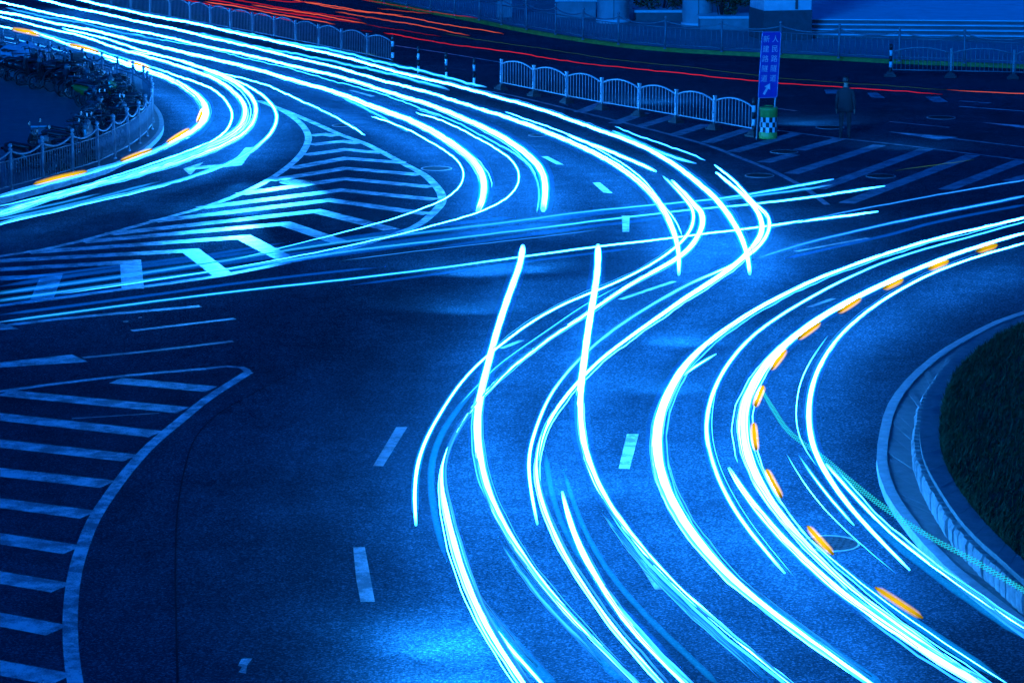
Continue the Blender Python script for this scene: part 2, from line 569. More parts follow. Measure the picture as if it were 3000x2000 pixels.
M_TAR = mat('old_tar_seam', (0.018, 0.030, 0.036), 0.9, 0, 0.3, 9, spec=0.0)
ribbon('tar_seam', 'B: 1345,145 1200,220 1000,335 900,440 845,600 815,780 805,1000 808,1250 815,1600', 0.022, M_TAR)
# ---- left plaza inside the curved railing
FENCE_L = '1: -140,1385 0,1345 110,1315 320,1258 480,1212 632,1170 740,1118 855,1062 930,1012 995,958 1040,905 1054,850 1045,800 1005,735 945,690 835,655 755,625 645,600 520,570 403,540 283,510 170,482 80,455 -140,400'
fl = catmull(ground(FENCE_L, 0.14), 0.3)
kerb_l = offset(fl, -0.32)
pl = MB()
poly = [p for p in offset(fl, -0.19)]
far = [(-60, poly[-1].y + 6), (-60, poly[0].y - 4)]
vs = [(p.x, p.y, 0.14) for p in poly] + [(-40, p.y, 0.14) for p in poly]
n = len(poly)
pl.add(vs, [(i + 1, i, n + i, n + i + 1) for i in range(n - 1)])
plaza = tag(pl.build('plaza_pavement', M_PLAZA, fixn=True), 'dark paved plaza behind the curved railing', kind='structure')
kk = resample(kerb_l, 1.0)
kerbl = tag(link('plaza_kerb', None), 'pale kerb around the bicycle plaza', kind='structure')
for a, b in zip(kk, kk[1:]):
    d = (b - a).normalized()
    nn = Vector((-d.y, d.x, 0))
    a2, b2 = a + d * 0.008, b - d * 0.008
    MB().prism([a2, b2, b2 + nn * 0.13, a2 + nn * 0.13], 0.0, 0.145 + rnd.uniform(-.004, .004)).build('kerb_stone', M_KERB, kerbl, fixn=True)

# ---- right island: kerb, paving strip, rough stone wall with coping, lawn
ko = catmull(ground('5: 2750,600 2351,730 2150,800 1950,900 1750,1020 1600,1140 1480,1270 1400,1400 1355,1568 | 7: 1335,0 1345,100 1400,260 1520,440 1650,600 1800,760 2000,920 2200,1075 2500,1290 2800,1490', 0.14), 0.2)
def strip_pieces(curve, w0, w1, z0, z1, step, name, m, parent, gap=0.006, jit=0.004):
    pts = resample(curve, step)
    for a, b, ta, tb in zip(pts, pts[1:], offset(pts, 1.0), offset(pts, 1.0)[1:]):
        na, nb = ta - a, tb - b
        d = (b - a).normalized() * gap
        q = [a + na * w0 + d, b + nb * w0 - d, b + nb * w1 - d, a + na * w1 + d]
        MB().prism(q, z0, z1 + rnd.uniform(-jit, jit)).build(name, m, parent, fixn=True)
isl = tag(link('traffic_island_pavement', None), 'slabbed strip between pale kerb and low stone wall', kind='structure')
strip_pieces(ko, 0.0, 0.16, 0.0, 0.145, 0.95, 'kerb_stone', M_KERB, isl)
wf_text = '5: 2750,690 2351,785 2150,850 1960,955 1850,1055 1755,1185 1680,1310 1645,1440 1632,1568 | 7: 1655,0 1700,110 1800,280 1920,450 2050,590 2200,720 2351,860 2600,1060 2850,1250'
COPE_Z = 0.52
co = catmull(ground(wf_text, COPE_Z), 0.2)
gi = catmull(ground('5: 2750,700 2351,810 2200,880 2050,980 1920,1100 1830,1240 1790,1380 1770,1568 | 7: 1790,0 1850,140 1960,310 2100,480 2250,630 2351,720 2600,930 2850,1120', COPE_Z), 0.2)
# slabs run from the kerb to the wall foot
NSL = 64
def at(curve, f):
    L = [0.0]
    for a, b in zip(curve, curve[1:]):
        L.append(L[-1] + (b - a).length)
    s = f * L[-1]
    for i in range(len(curve) - 1):
        if L[i + 1] >= s:
            return curve[i].lerp(curve[i + 1], (s - L[i]) / max(L[i + 1] - L[i], 1e-6))
    return curve[-1].copy()
ki = offset(ko, 0.168)
for i in range(NSL):
    f0, f1 = (i + 0.012) / NSL, (i + 0.988) / NSL
    q = [at(ki, f0), at(ki, f1), at(co, f1), at(co, f0)]
    MB().prism(q, 0.0, 0.128 + rnd.uniform(-.006, .006)).build('paving_slab', M_SLAB, isl, fixn=True)
wall = thing('stone_wall', 'low curved rough stone wall with flat coping round the lawn', 'wall')
cl = resample(co, 0.235)
for i, (a, b) in enumerate(zip(cl, cl[1:])):
    d = (b - a).normalized()
    nn = Vector((-d.y, d.x, 0))
    wd = (b - a).length
    prd = rnd.uniform(-0.02, 0.035)
    h = COPE_Z - 0.075 - rnd.uniform(0, .02)
    vs = []
    c0 = (a + b) / 2 + nn * 0.03
    tw = rnd.uniform(-.03, .03)
    for z, k, o in ((0.10, 0.96, 0.0), (0.22, 0.99, prd + .02), (0.36, 0.97, prd + .028), (h, 0.82, prd * .4)):
        for sx, sy in ((-1, -1), (-.35, -1.35), (.35, -1.3), (1, -1), (1, 1), (-1, 1)):
            off = -o if sy < 0 else 0
            vs.append(c0 + d * (sx * wd * .47 * k + tw * z) + nn * ((0.07 + abs(sy) * 0.035 if sy < 0 else 0.12) * (1 if sy > 0 else -1) * .9 + off) + Vector((0, 0, z - c0.z)))
    fs = [(5, 4, 3, 2, 1, 0), (18, 19, 20, 21, 22, 23)]
    for L_ in range(3):
        for j in range(6):
            fs.append((L_ * 6 + j, L_ * 6 + (j + 1) % 6, L_ * 6 + 6 + (j + 1) % 6, L_ * 6 + 6 + j))
    MB().add(vs, fs).build('wall_stone', M_STONE, wall, fixn=True)
NCP = 44
for i in range(NCP):
    f0, f1 = (i + 0.008) / NCP, (i + 0.992) / NCP
    a, b, c, d = at(co, f0), at(co, f1), at(gi, f1), at(gi, f0)
    MB().prism([a, b, c, d], COPE_Z - 0.07, COPE_Z + rnd.uniform(-.004, .004)).build('coping_stone', M_COPING, wall, fixn=True)
# lawn: gently mounded sheet plus blades
lawn = MB()
gi2 = resample(gi, 0.4)
rows = []
for k in range(13):
    row = []
    for p in gi2:
        q = p.lerp(Vector((22.0, 44.0, 0)), k / 12.0)
        q.z = COPE_Z - 0.03 + 0.7 * math.sin(k / 12.0 * math.pi / 2)
        row.append(q)
    rows.append(row)
n = len(gi2)
lawn.add([p for r in rows for p in r], [(k * n + i, k * n + i + 1, (k + 1) * n + i + 1, (k + 1) * n + i) for k in range(12) for i in range(n - 1)])
tag(lawn.build('lawn', M_SOIL, smooth=True, fixn=True), 'dark mown lawn mound inside the stone wall', kind='structure')
gb = MB()
for _ in range(56000):
    k = rnd.random() ** 1.5 * 8.0
    i = rnd.random() * (n - 1.001)
    i0, k0 = int(i), min(int(k), 11)
    u, v = i - i0, k - k0
    p = rows[k0][i0].lerp(rows[k0][i0 + 1], u).lerp(rows[k0 + 1][i0].lerp(rows[k0 + 1][i0 + 1], u), v)
    a = rnd.uniform(0, 6.28)
    h = rnd.uniform(0.05, 0.14)
    ww = 0.012
    dx, dy = math.cos(a), math.sin(a)
    gb.add([p + Vector((-dx * ww, -dy * ww, 0)), p + Vector((dx * ww, dy * ww, 0)), p + Vector((dy * h * .7 + .02, -dx * h * .7 - .02, h))], [(0, 1, 2)])
tag(gb.build('grass', M_GRASS), 'short dark green grass on the mound', 'grass', kind='stuff')

# ---- far sidewalk with its yellow kerb
kf = catmull(ground('2: -800,-190 0,-30 300,35 600,95 900,152 1200,215 1500,268 1800,312 2100,347 2351,366 | 3: 500,392 1000,415 1400,437 2351,475 2900,496', 0.0), 1.0)
m1, m2 = offset(kf, 0.0), offset(kf, 0.22)
kb = MB()
n = len(kf)
vs = [(p.x, p.y, 0) for p in m1] + [(p.x, p.y, 0.15) for p in m1] + [(p.x, p.y, 0.15) for p in m2]
kb.add(vs, [(i, i + 1, n + i + 1, n + i) for i in range(n - 1)] + [(n + i, n + i + 1, 2 * n + i + 1, 2 * n + i) for i in range(n - 1)])
tag(kb.build('far_kerb', M_YELLOW, fixn=True), 'yellow painted kerb along the far pavement', kind='structure')
sw = MB()
vs = [(p.x, p.y, 0.147) for p in m2] + [(p.x, p.y + 260, 0.147) for p in m2]
sw.add(vs, [(i, i + 1, n + i + 1, n + i) for i in range(n - 1)])
tag(sw.build('far_pavement', M_SIDEWALK, fixn=True), 'pale far pavement behind the chain railing', kind='structure')

# ================================================================== fences
def swag_fence(name, label, posts, m, h=1.12, hidden=(), bars=True, bar_gap=0.13, rail_drop=0.16, ball=True):
    """railing: ball-topped posts, a drooping top tube and vertical bars between two rails."""
    t = thing(name, label, 'fence')
    pm = MB()
    pm.tube([(0, 0, 0), (0, 0, h - .06)], 0.042, 8)
    pm.lathe([(0.055, h - .08), (0.055, h - .05), (0.028, h - .04), (0.028, h - .02), (0.05, h + .005), (0.058, h + .035), (0.045, h + .07), (0.012, h + .09)], 10)
    pm.lathe([(0.06, 0), (0.06, 0.03), (0.045, 0.05)], 8)
    pmesh = pm.mesh('post', m, True)
    for i, p in enumerate(posts):
        if i in hidden:
            continue
        o = link('post', pmesh, t)
        o.location = p
        o.rotation_euler = (rnd.uniform(-.02, .02), rnd.uniform(-.02, .02), 0)
    for a, b in zip(posts, posts[1:]):
        L = (b - a).length
        d = (b - a) / L
        s = MB()
        pts = []
        for k in range(9):
            u = k / 8
            pts.append(a + d * (L * u) + Vector((0, 0, h - .10 - rail_drop * 4 * u * (1 - u))))
        s.tube(pts, 0.027, 6)
        zt, zb = h - .34, 0.16
        s.tube([a + d * .04 + Vector((0, 0, zt)), b - d * .04 + Vector((0, 0, zt))], 0.02, 5)
        s.tube([a + d * .04 + Vector((0, 0, zb)), b - d * .04 + Vector((0, 0, zb))], 0.02, 5)
        sec = s.build('rail', m, t, True)
        q = MB()
        k = max(2, int(L / bar_gap))
        for j in range(1, k):
            c = a + d * (L * j / k)
            q.tube([c + Vector((0, 0, zb)), c + Vector((0, 0, zt))], 0.0125, 5)
        q.build('bars', m, sec, True)
    return t
fl2 = [p for p in fl]
pl_posts = resample(fl2, 1.55)
swag_fence('curved_railing', 'dull grey curved railing with ball-topped posts round the parked bicycles', pl_posts, M_DULLSTEEL, 1.14, bar_gap=0.12)
fc = catmull(ground('2: -500,-120 -100,-55 150,0 300,28 500,62 700,98 900,132 1040,160 1180,190 1325,215 1475,240 1630,270 1798,295 1985,318 2250,340 | 3: 187,355 490,370 800,385 1115,405 1433,422 1750,432 2072,444 2500,465 2900,482', 0.147), 0.5)
fc_posts = resample(fc, 2.35)
swag_fence('roadside_railing', 'long dark railing with drooping top tube along the far pavement', fc_posts, M_FARSTEEL, 1.16, bar_gap=0.2)

def foot_mesh():
    f = MB()
    f.box((0, 0, 0.035), (0.42, 0.30, 0.07))
    f.box((0, 0, 0.12), (0.34, 0.24, 0.10), taper=0.62)
    f.tube([(0, 0, 0.16), (0, 0, 0.24)], 0.05, 8)
    return f.mesh('foot', M_RUBBER)
FOOT = foot_mesh()
def post_mesh(m):
    p = MB()
    p.box((0, 0, 0.58), (0.075, 0.075, 0.80), m=m)
    p.box((0, 0, 0.995), (0.09, 0.09, 0.035), m=m)
    for z in (0.34, 0.5, 0.86):
        p.box((0.0, -0.041, z), (0.03, 0.012, 0.03), m=M_BLACK)
    return p.mesh('post', m)
def arch_barrier(name, label, posts, m, end_striped=(), nb=10):
    t = thing(name, label, 'barrier')
    pm = post_mesh(m)
    for i, p in enumerate(posts):
        d = (posts[min(i + 1, len(posts) - 1)] - posts[max(i - 1, 0)])
        rz = math.atan2(d.y, d.x)
        f = link('foot', FOOT, t)
        f.location = p
        f.rotation_euler = (0, 0, rz + rnd.uniform(-.1, .1))
        if i in end_striped:
            striped_post(p + Vector((0, 0, .12)), 1.0, t, 0.055)
        else:
            o = link('post', pm, t)
            o.location = p
            o.rotation_euler = (rnd.uniform(-.015, .015), rnd.uniform(-.015, .015), rz)
    for a, b in zip(posts, posts[1:]):
        L = (b - a).length
        d = (b - a) / L
        a2, b2 = a + d * .06, b - d * .06
        L2 = (b2 - a2).length
        zb = 0.24
        arch = lambda u: 0.86 + 0.17 * math.sin(math.pi * u) ** 0.8
        fr = MB()
        fr.tube([a2 + d * (L2 * k / 12) + Vector((0, 0, arch(k / 12))) for k in range(13)], 0.026, 6)
        fr.tube([a2 + Vector((0, 0, zb)), b2 + Vector((0, 0, zb))], 0.022, 5)
        for e in (a2 + d * .02, b2 - d * .02):
            fr.tube([e + Vector((0, 0, zb)), e + Vector((0, 0, .86))], 0.018, 5)
        pan = fr.build('panel', m, t, True)
        br = MB()
        for k in range(1, nb + 1):
            u = k / (nb + 1)
            c = a2 + d * (L2 * u)
            br.tube([c + Vector((0, 0, zb)), c + Vector((0, 0, arch(u)))], 0.0125, 5)
        br.build('bars', m, pan, True)
    return t
def striped_post(p, h, parent, r=0.05, bands=5):
    s = MB()
    for k in range(bands):
        z0, z1 = h * k / bands, h * (k + 1) / bands
        mm = M_BLACK if (bands - 1 - k) % 2 == 0 else M_WHITE
        s.lathe([(r, z0), (r, z1 - .0005)], 10, (0, 0, 0), mm)
    s.lathe([(r * .9, h), (r * .6, h + .02), (0.004, h + .03)], 10, (0, 0, 0), M_BLACK)
    o = s.build('striped_post', M_BLACK, parent, True)
    o.location = p
    return o
pa = ground('S: 170,650 405,698 643,748 898,796 1168,842 1437,890 1712,940 1998,992')
arch_barrier('median_barrier', 'bright steel arched barrier running up to the blue sign', pa, M_STEEL, end_striped=(7,))
qb = [(1440, 512)]
for x, y in ((1245, 468), (1050, 428), (875, 391), (700, 356), (535, 323), (370, 290), (200, 258), (45, 228), (-110, 199), (-265, 170), (-415, 142), (-565, 114), (-710, 88), (-850, 62), (-990, 37)):
    qb.append((x, y))
pb = ground('Q: ' + ' '.join('%g,%g' % q for q in qb))
arch_barrier('median_barrier', 'dim arched barrier behind the topmost white trails', pb, M_DULLSTEEL, end_striped=(0,), nb=13)
pd = ground('3: 1430,528 1845,536 2275,544 2700,552')
arch_barrier('median_barrier', 'dark arched barrier in front of the far railing, beyond the sign', pd, M_FARSTEEL, end_striped=(0,), nb=12)

for (x, y), lb in zip(((532, 548), (723, 590), (915, 632)), ('striped bollard standing next to the dim arched barrier',
                      'middle one of the three striped bollards', 'striped bollard standing next to the bright steel barrier')):
    b = thing('striped_bollard', lb, 'bollard', G(1000 + x * K9, y * K9), 0, 'striped bollards in the median gap')
    striped_post(Vector((0, 0, 0.03)), 1.08, b, 0.045, 5)
    MB().lathe([(0.16, 0), (0.16, 0.03), (0.07, 0.06), (0.05, 0.07)], 12).build('base', M_RUBBER, b, True)

# ================================================================== blue sign, barrel
S0 = G(2000 + 510 * K9, 963 * K9)
sg = thing('direction_sign', 'leaning blue sign board with two columns of characters and arrow', 'sign', S0, math.radians(14))
lean = math.radians(2.6)
def lean_pt(x, y, z):
    return Vector((x + math.sin(lean) * z, y, z * math.cos(lean)))
SW, SZ0, SZ1 = 0.60, 1.20, 3.12
MB().tube([lean_pt(0.0, 0.03, 0), lean_pt(0.0, 0.03, SZ1)], 0.024, 8).build('post', M_STEEL, sg, True)
MB().tube([lean_pt(0.5, 0.03, 0.1), lean_pt(0.5, 0.03, SZ1)], 0.024, 8).build('post', M_STEEL, sg, True)
bd = MB()
def rrect(x0, x1, z0, z1, r, n=4):
    out = []
    for cx, cz, a0 in ((x1 - r, z0 + r, -90), (x1 - r, z1 - r, 0), (x0 + r, z1 - r, 90), (x0 + r, z0 + r, 180)):
        for k in range(n + 1):
            a = math.radians(a0 + 90 * k / n)
            out.append((cx + r * math.cos(a), cz + r * math.sin(a)))
    return out
def plate(mb, poly, y0, y1, m=None):
    n = len(poly)
    vs = [lean_pt(x, y0, z) for x, z in poly] + [lean_pt(x, y1, z) for x, z in poly]
    mb.add(vs, [tuple(range(n)), tuple(reversed(range(n, 2 * n)))] + [((i + 1) % n, i, n + i, n + (i + 1) % n) for i in range(n)], m)
rb = rrect(-0.05, SW - 0.05, SZ0, SZ1, 0.06)
plate(bd, rb, -0.012, 0.004)
board = bd.build('board', M_SIGN, sg, fixn=True)
rim = MB()
inner = rrect(-0.032, SW - 0.068, SZ0 + .018, SZ1 - .018, 0.045)
rim.tube([lean_pt(x, -0.014, z) for x, z in inner], 0.005, 4, closed=True)
rim.build('border', M_SIGNTXT, board)
def text_part(chars, x, ztop, size, gap):
    dg = bpy.context.evaluated_depsgraph_get
    for i, ch in enumerate(chars):
        cu = bpy.data.curves.new('character', 'FONT')
        cu.body = ch
        cu.size = size
        cu.align_x = 'CENTER'
        cu.extrude = 0.002
        tmp = bpy.data.objects.new('character', cu)
        COL.objects.link(tmp)
        bpy.context.view_layer.update()
        me = bpy.data.meshes.new_from_object(tmp.evaluated_get(dg()))
        bpy.data.objects.remove(tmp)
        me.materials.clear()
        me.materials.append(M_SIGNTXT)
        for v in me.vertices:
            c = v.co.copy()
            v.co = lean_pt(x + c.x * 0.95, -0.0165 - c.z, ztop - gap * i - size + c.y + .02)
        link('character', me, board)
text_part('新建路隧道', 0.105, SZ1 - 0.10, 0.215, 0.283)
text_part('人民路隧道', 0.375, SZ1 - 0.10, 0.215, 0.283)
ar = MB()
aa = math.radians(-28)
shape = [(-0.035, -0.17), (0.035, -0.17), (0.035, 0.03), (0.105, 0.03), (0, 0.19), (-0.105, 0.03), (-0.035, 0.03)]
poly = [(0.205 + x * math.cos(aa) - z * math.sin(aa), SZ0 + 0.26 + x * math.sin(aa) + z * math.cos(aa)) for x, z in shape]
plate(ar, poly, -0.0175, -0.0135)
ar.build('arrow', M_SIGNTXT, board, fixn=True)

B0 = G(2000 + 588 * K9, 953 * K9)
br = thing('crash_barrel', 'green crash barrel with black and white checks below the blue sign', 'barrel', B0)
RBA, HB = 0.262, 0.92
body = MB().lathe([(RBA - .01, 0), (RBA, .02), (RBA, .17), (RBA - .012, .19), (RBA - .012, .63), (RBA, .65), (RBA, .82), (RBA + .008, .84), (RBA + .008, .88), (RBA - .02, HB), (RBA - .06, HB + .005), (RBA - .09, HB - .02)], 32).build('body', M_BARREL, br, True)
for r_ in range(3):
    for k in range(16):
        a0, a1 = 2 * math.pi * k / 16, 2 * math.pi * (k + 1) / 16
        z0, z1 = .195 + r_ * .145, .195 + (r_ + 1) * .145
        R_ = RBA - .012 + .003
        vs = []
        for z in (z0, z1):
            for j in range(4):
                a = a0 + (a1 - a0) * j / 3
                vs.append((R_ * math.cos(a), R_ * math.sin(a), z))
        MB().add(vs, [(j, j + 1, j + 5, j + 4) for j in range(3)]).build('check_patch', M_WHITE if (r_ + k) % 2 else M_BLACK, body, True)
MB().tube([(-.12, 0, HB - .01), (-.10, 0, HB + .03), (.10, 0, HB + .03), (.12, 0, HB - .01)], 0.012, 6).build('handle', M_BARREL, br, True)

# ================================================================== manhole covers
def manhole(px, py, wpx, label):
    c = G(px, py)
    r = wpx / PXM(c) / 2
    t = thing('manhole_cover', label, 'manhole cover', (c.x, c.y, 0.0), rnd.uniform(0, 3), 'manhole covers in the road')
    g = MB()
    g.lathe([(r, 0.001), (r, 0.012), (r * .93, 0.014), (r * .925, 0.008)], 40)
    g.build('ring', M_RING, t, True)
    lid = MB().lathe([(r * .92, 0.001), (r * .92, 0.009), (r * .9, 0.0105)], 32).build('lid', M_IRON, t, True)
    st = MB()
    for i in range(-5, 6):
        for j in range(-5, 6):
            x, y = i * r * .15, j * r * .15
            if math.hypot(x, y) < r * .82 and (i + j) % 2 == 0:
                st.box((x, y, 0.014), (r * .11, r * .05, .010), RZ(math.pi / 4 if i % 2 else -math.pi / 4))
    st.build('tread_studs', M_IRON, lid)
for a in ((1000 + 655 * K9, 1163 * K9, 215 * K9, 'manhole cover beside the right edge of the chevron island'),
          (2040 * K9, 1258 * K9, 225 * K9, 'manhole cover between the left chevron stripes'),
          (2000 + 1015 * K9, 879 * K9, 200 * K9, 'manhole cover next to the dark standing person'),
          (2000 + 700 * K9, 1048 * K9, 195 * K9, 'manhole cover among the hatch stripes in front of the barrel'),
          (2000 + 530 * K9, 1211 * K9, 205 * K9, 'manhole cover just outside the hatched gore line, below the barrel'),
          (2000 + 1365 * K9, 1215 * K9, 210 * K9, 'manhole cover on the hatched gore between two long stripes'),
          (2000 + 1780 * K9, 812 * K9, 200 * K9, 'manhole cover out on the empty road below the dark barrier'),
          (2000 + 1020 * K9, 1333 + 610 * K9, 405 * K9, 'large near manhole cover between the curving trails by the kerb'),
          (1000 + 1350 * K9, 935 * K9, 125 * K9, 'small manhole cover between the two longest white trails'),
          (1000 + 10 * K9, 866 * K9, 150 * K9, 'manhole cover outside the upper tip of the chevron island')):
    manhole(*a)

# ================================================================== far side: piers, planters, steps
def pier(px, py, wpx, label):
    c = G(px, py, 0.147)
    r = wpx / PXM(c) / 2
    c = c + Vector((0, r, 0))
    t = thing('round_pier', label, 'pier', (c.x, c.y, 0.147))
    g = MB()
    g.lathe([(r, 0.0), (r, 9.0)], 48)
    g.build('shaft', M_CONCRETE, t, True)
    MB().box((0, -r - .004, 4.5), (0.03, 0.02, 9.0)).build('drain_pipe', M_DARKCON, t)
    MB().lathe([(r + .05, 0.0), (r + .05, 0.12), (r + .01, 0.16)], 48).build('base_ring', M_CONCRETE, t, True)
pier(1798, 70, 94, 'round concrete bridge pier behind the railing, nearer the middle')
pier(2046, 80, 90, 'round concrete bridge pier between the two planters')
c = G(2292, 119, 0.147)
sp = thing('square_pier', 'massive square bridge pier behind the blue sign', 'pier', (c.x, c.y + 1.0, 0.147), math.radians(12))
wd_ = 173 / PXM(c) * 0.83
MB().box((0, 0, 5.0), (wd_, wd_, 8.0)).build('shaft', M_CONCRETE, sp)
MB().box((0, 0, 0.58), (wd_ * 1.03, wd_ * 1.03, 1.16)).build('plinth', M_DARKCON, sp)
MB().box((wd_ * .18, -wd_ / 2 - .01, 5.0), (0.10, 0.06, 7.6)).build('drain_pipe', M_DARKCON, sp)
def planter(x0, x1, py, h, label, shrub, dens=2600, sh=1.4, d=1.6):
    a, b = G(x0, py, 0.147), G(x1, py, 0.147)
    L = (b - a).length
    t = thing('planter', label, 'planter', (a.x, a.y, 0.147))
    MB().box((L / 2, d / 2, h / 2 - .03), (L, d, h - .06)).build('wall', M_SIDEWALK if h > .5 else M_DARKCON, t)
    MB().box((L / 2, d / 2, h - .02), (L + .12, d + .12, 0.10)).build('ledge', M_CONCRETE, t)
    if not shrub:
        return
    s = thing('shrub', shrub, 'shrub', (a.x + L / 2, a.y + d / 2, 0.147 + h + .03))
    lf = MB()
    cl_ = [(rnd.uniform(-L * .42, L * .42), rnd.uniform(-d * .3, d * .3), rnd.uniform(.25, sh - .2), rnd.uniform(.28, .5)) for _ in range(int(8 + L * 4))]
    for _ in range(dens):
        cx, cy, cz, r = rnd.choice(cl_)
        v = Vector((rnd.gauss(0, 1), rnd.gauss(0, 1), rnd.gauss(0, 1))).normalized() * r * rnd.uniform(.6, 1.05)
        p = Vector((cx, cy, cz)) + v
        if p.z < 0.03:
            p.z = 0.03
        q = Matrix.Rotation(rnd.uniform(0, 6.28), 3, (rnd.random() - .5, rnd.random() - .5, rnd.random() + .01))
        e = rnd.uniform(.05, .095)
        lf.add([p + q @ Vector(w_) for w_ in ((-e, 0, 0), (0, -e * .45, .01), (e, 0, 0), (0, e * .45, .01))], [(0, 1, 2, 3)])
    lf.build('foliage', M_LEAF, s)
    st = MB()
    for cx, cy, cz, r in cl_[:9]:
        st.tube([(cx * .5, cy * .5, 0), (cx * .8, cy * .8, cz * .6), (cx, cy, cz)], [.025, .018, .008], 5)
    st.build('stems', M_RUBBER, s, True)
planter(2051, 2204, 88, 0.52, 'pale concrete planter with ledge beside the square pier', 'leafy dark shrub filling the planter beside the square pier', 5200, 1.7)
planter(1862, 1998, 62, 0.42, 'low planter between the two round piers', 'dark shrub overhanging the low planter between round piers', 3000, 1.5)
planter(1630, 1745, 52, 0.75, 'dark planter left of the round piers', None)
planter(1455, 1500, 52, 1.1, 'pale utility plinth behind the far railing', None, d=.7)
# bench-like ledge
bl = G(1630, 28, 0.147)
bn = thing('stone_bench', 'pale stone bench behind the far railing', 'bench', (bl.x, bl.y, 0.147))
MB().box((0.6, 0.3, 0.42), (1.3, 0.5, 0.09)).build('seat', M_PALE, bn)
for x in (0.1, 1.1):
    MB().box((x, 0.3, 0.187), (0.14, 0.42, 0.374)).build('leg', M_CONCRETE, bn)
# broad steps up to a pale terrace
s0, s1 = G(2330, 112, 0.147), G(3250, 120, 0.147)
dd = (s1 - s0).normalized()
nn = Vector((-dd.y, dd.x, 0))
stp = thing('steps', 'broad dark steps with pale treads rising to the terrace', 'steps')
LL = (s1 - s0).length
for k in range(4):
    o0 = nn * (0.42 * k)
    zt = 0.147 + 0.16 * (k + 1)
    q = [s0 + o0, s1 + o0, s1 + nn * 1.9, s0 + nn * 1.9]
    MB().prism(q, 0.147 + 0.16 * k, zt - .035).build('riser', M_DARKCON, stp, fixn=True)
    q = [s0 + o0 - nn * .03, s1 + o0 - nn * .03, s1 + nn * 1.9, s0 + nn * 1.9]
    MB().prism(q, zt - .035 + .001, zt).build('tread', M_PALE, stp, fixn=True)
zt = 0.147 + 0.64
tq = [s0 + nn * 1.9 - dd * 0, s1 + nn * 1.9 + dd * 30, s1 + nn * 15 + dd * 30, s0 + nn * 15]
tag(MB().prism(tq, 0.15, zt - .002).build('terrace', M_PALE, fixn=True), 'pale stone terrace above the steps', kind='structure')
# dark building front beyond the planters
f0, f1 = G(1395, 5, 0.147), G(2230, 30, 0.147)
bu = thing('building', 'dark ground floor front behind the piers and planters', 'building', (0, 0, 0))
fd = (f1 - f0).normalized()
fn = Vector((-fd.y, fd.x, 0))
b0 = f0 + fn * 6
FL = (f1 - f0).length + 2
Mx = Matrix((fd, fn, Vector((0, 0, 1)))).transposed()
MB().box(b0 + fd * FL / 2 + fn * 2 + Vector((0, 0, 2.6)), (FL, 4, 5.2), Mx).build('wall', M_DARKCON, bu)
for k in range(6):
    cc = b0 + fd * (FL * (k + .5) / 6) + Vector((0, 0, 1.5))
    wnd = MB().box(cc - fn * .03, (FL / 6 * .72, 0.08, 2.3), Mx).build('window_frame', M_CONCRETE, bu)
    MB().box(cc - fn * .06, (FL / 6 * .64, 0.06, 2.1), Mx).build('pane', mat('dark_glass', (0.01, 0.012, 0.015), 0.08), wnd)

# ================================================================== two-wheelers
def wheel(parent, x, r, name='wheel', tw=0.024, spokes=True, my=M_RUBBER):
    t = MB()
    k = 20
    t.tube([(x + r * math.cos(2 * math.pi * i / k), 0, r + r * math.sin(2 * math.pi * i / k) - 0.0) for i in range(k)], tw, 6, closed=True)
    wo = t.build(name, my, parent, True)
    q = MB()
    rr = r - tw * 1.4
    q.tube([(x + rr * math.cos(2 * math.pi * i / k), 0, r + rr * math.sin(2 * math.pi * i / k)) for i in range(k)], .010, 4, closed=True)
    if spokes:
        for i in range(12):
            a = 2 * math.pi * i / 12
            q.tube([(x, 0, r), (x + rr * math.cos(a), 0, r + rr * math.sin(a))], .0028, 3)
        q.tube([(x, -.05, r), (x, .05, r)], .018, 6)
    else:
        q.tube([(x, -.045, r), (x, .045, r)], .10, 10)
        for i in range(5):
            a = 2 * math.pi * i / 5
            q.tube([(x, 0, r), (x + rr * math.cos(a), 0, r + rr * math.sin(a))], .018, 4)
    q.build('rim', M_CHROME, wo, True)
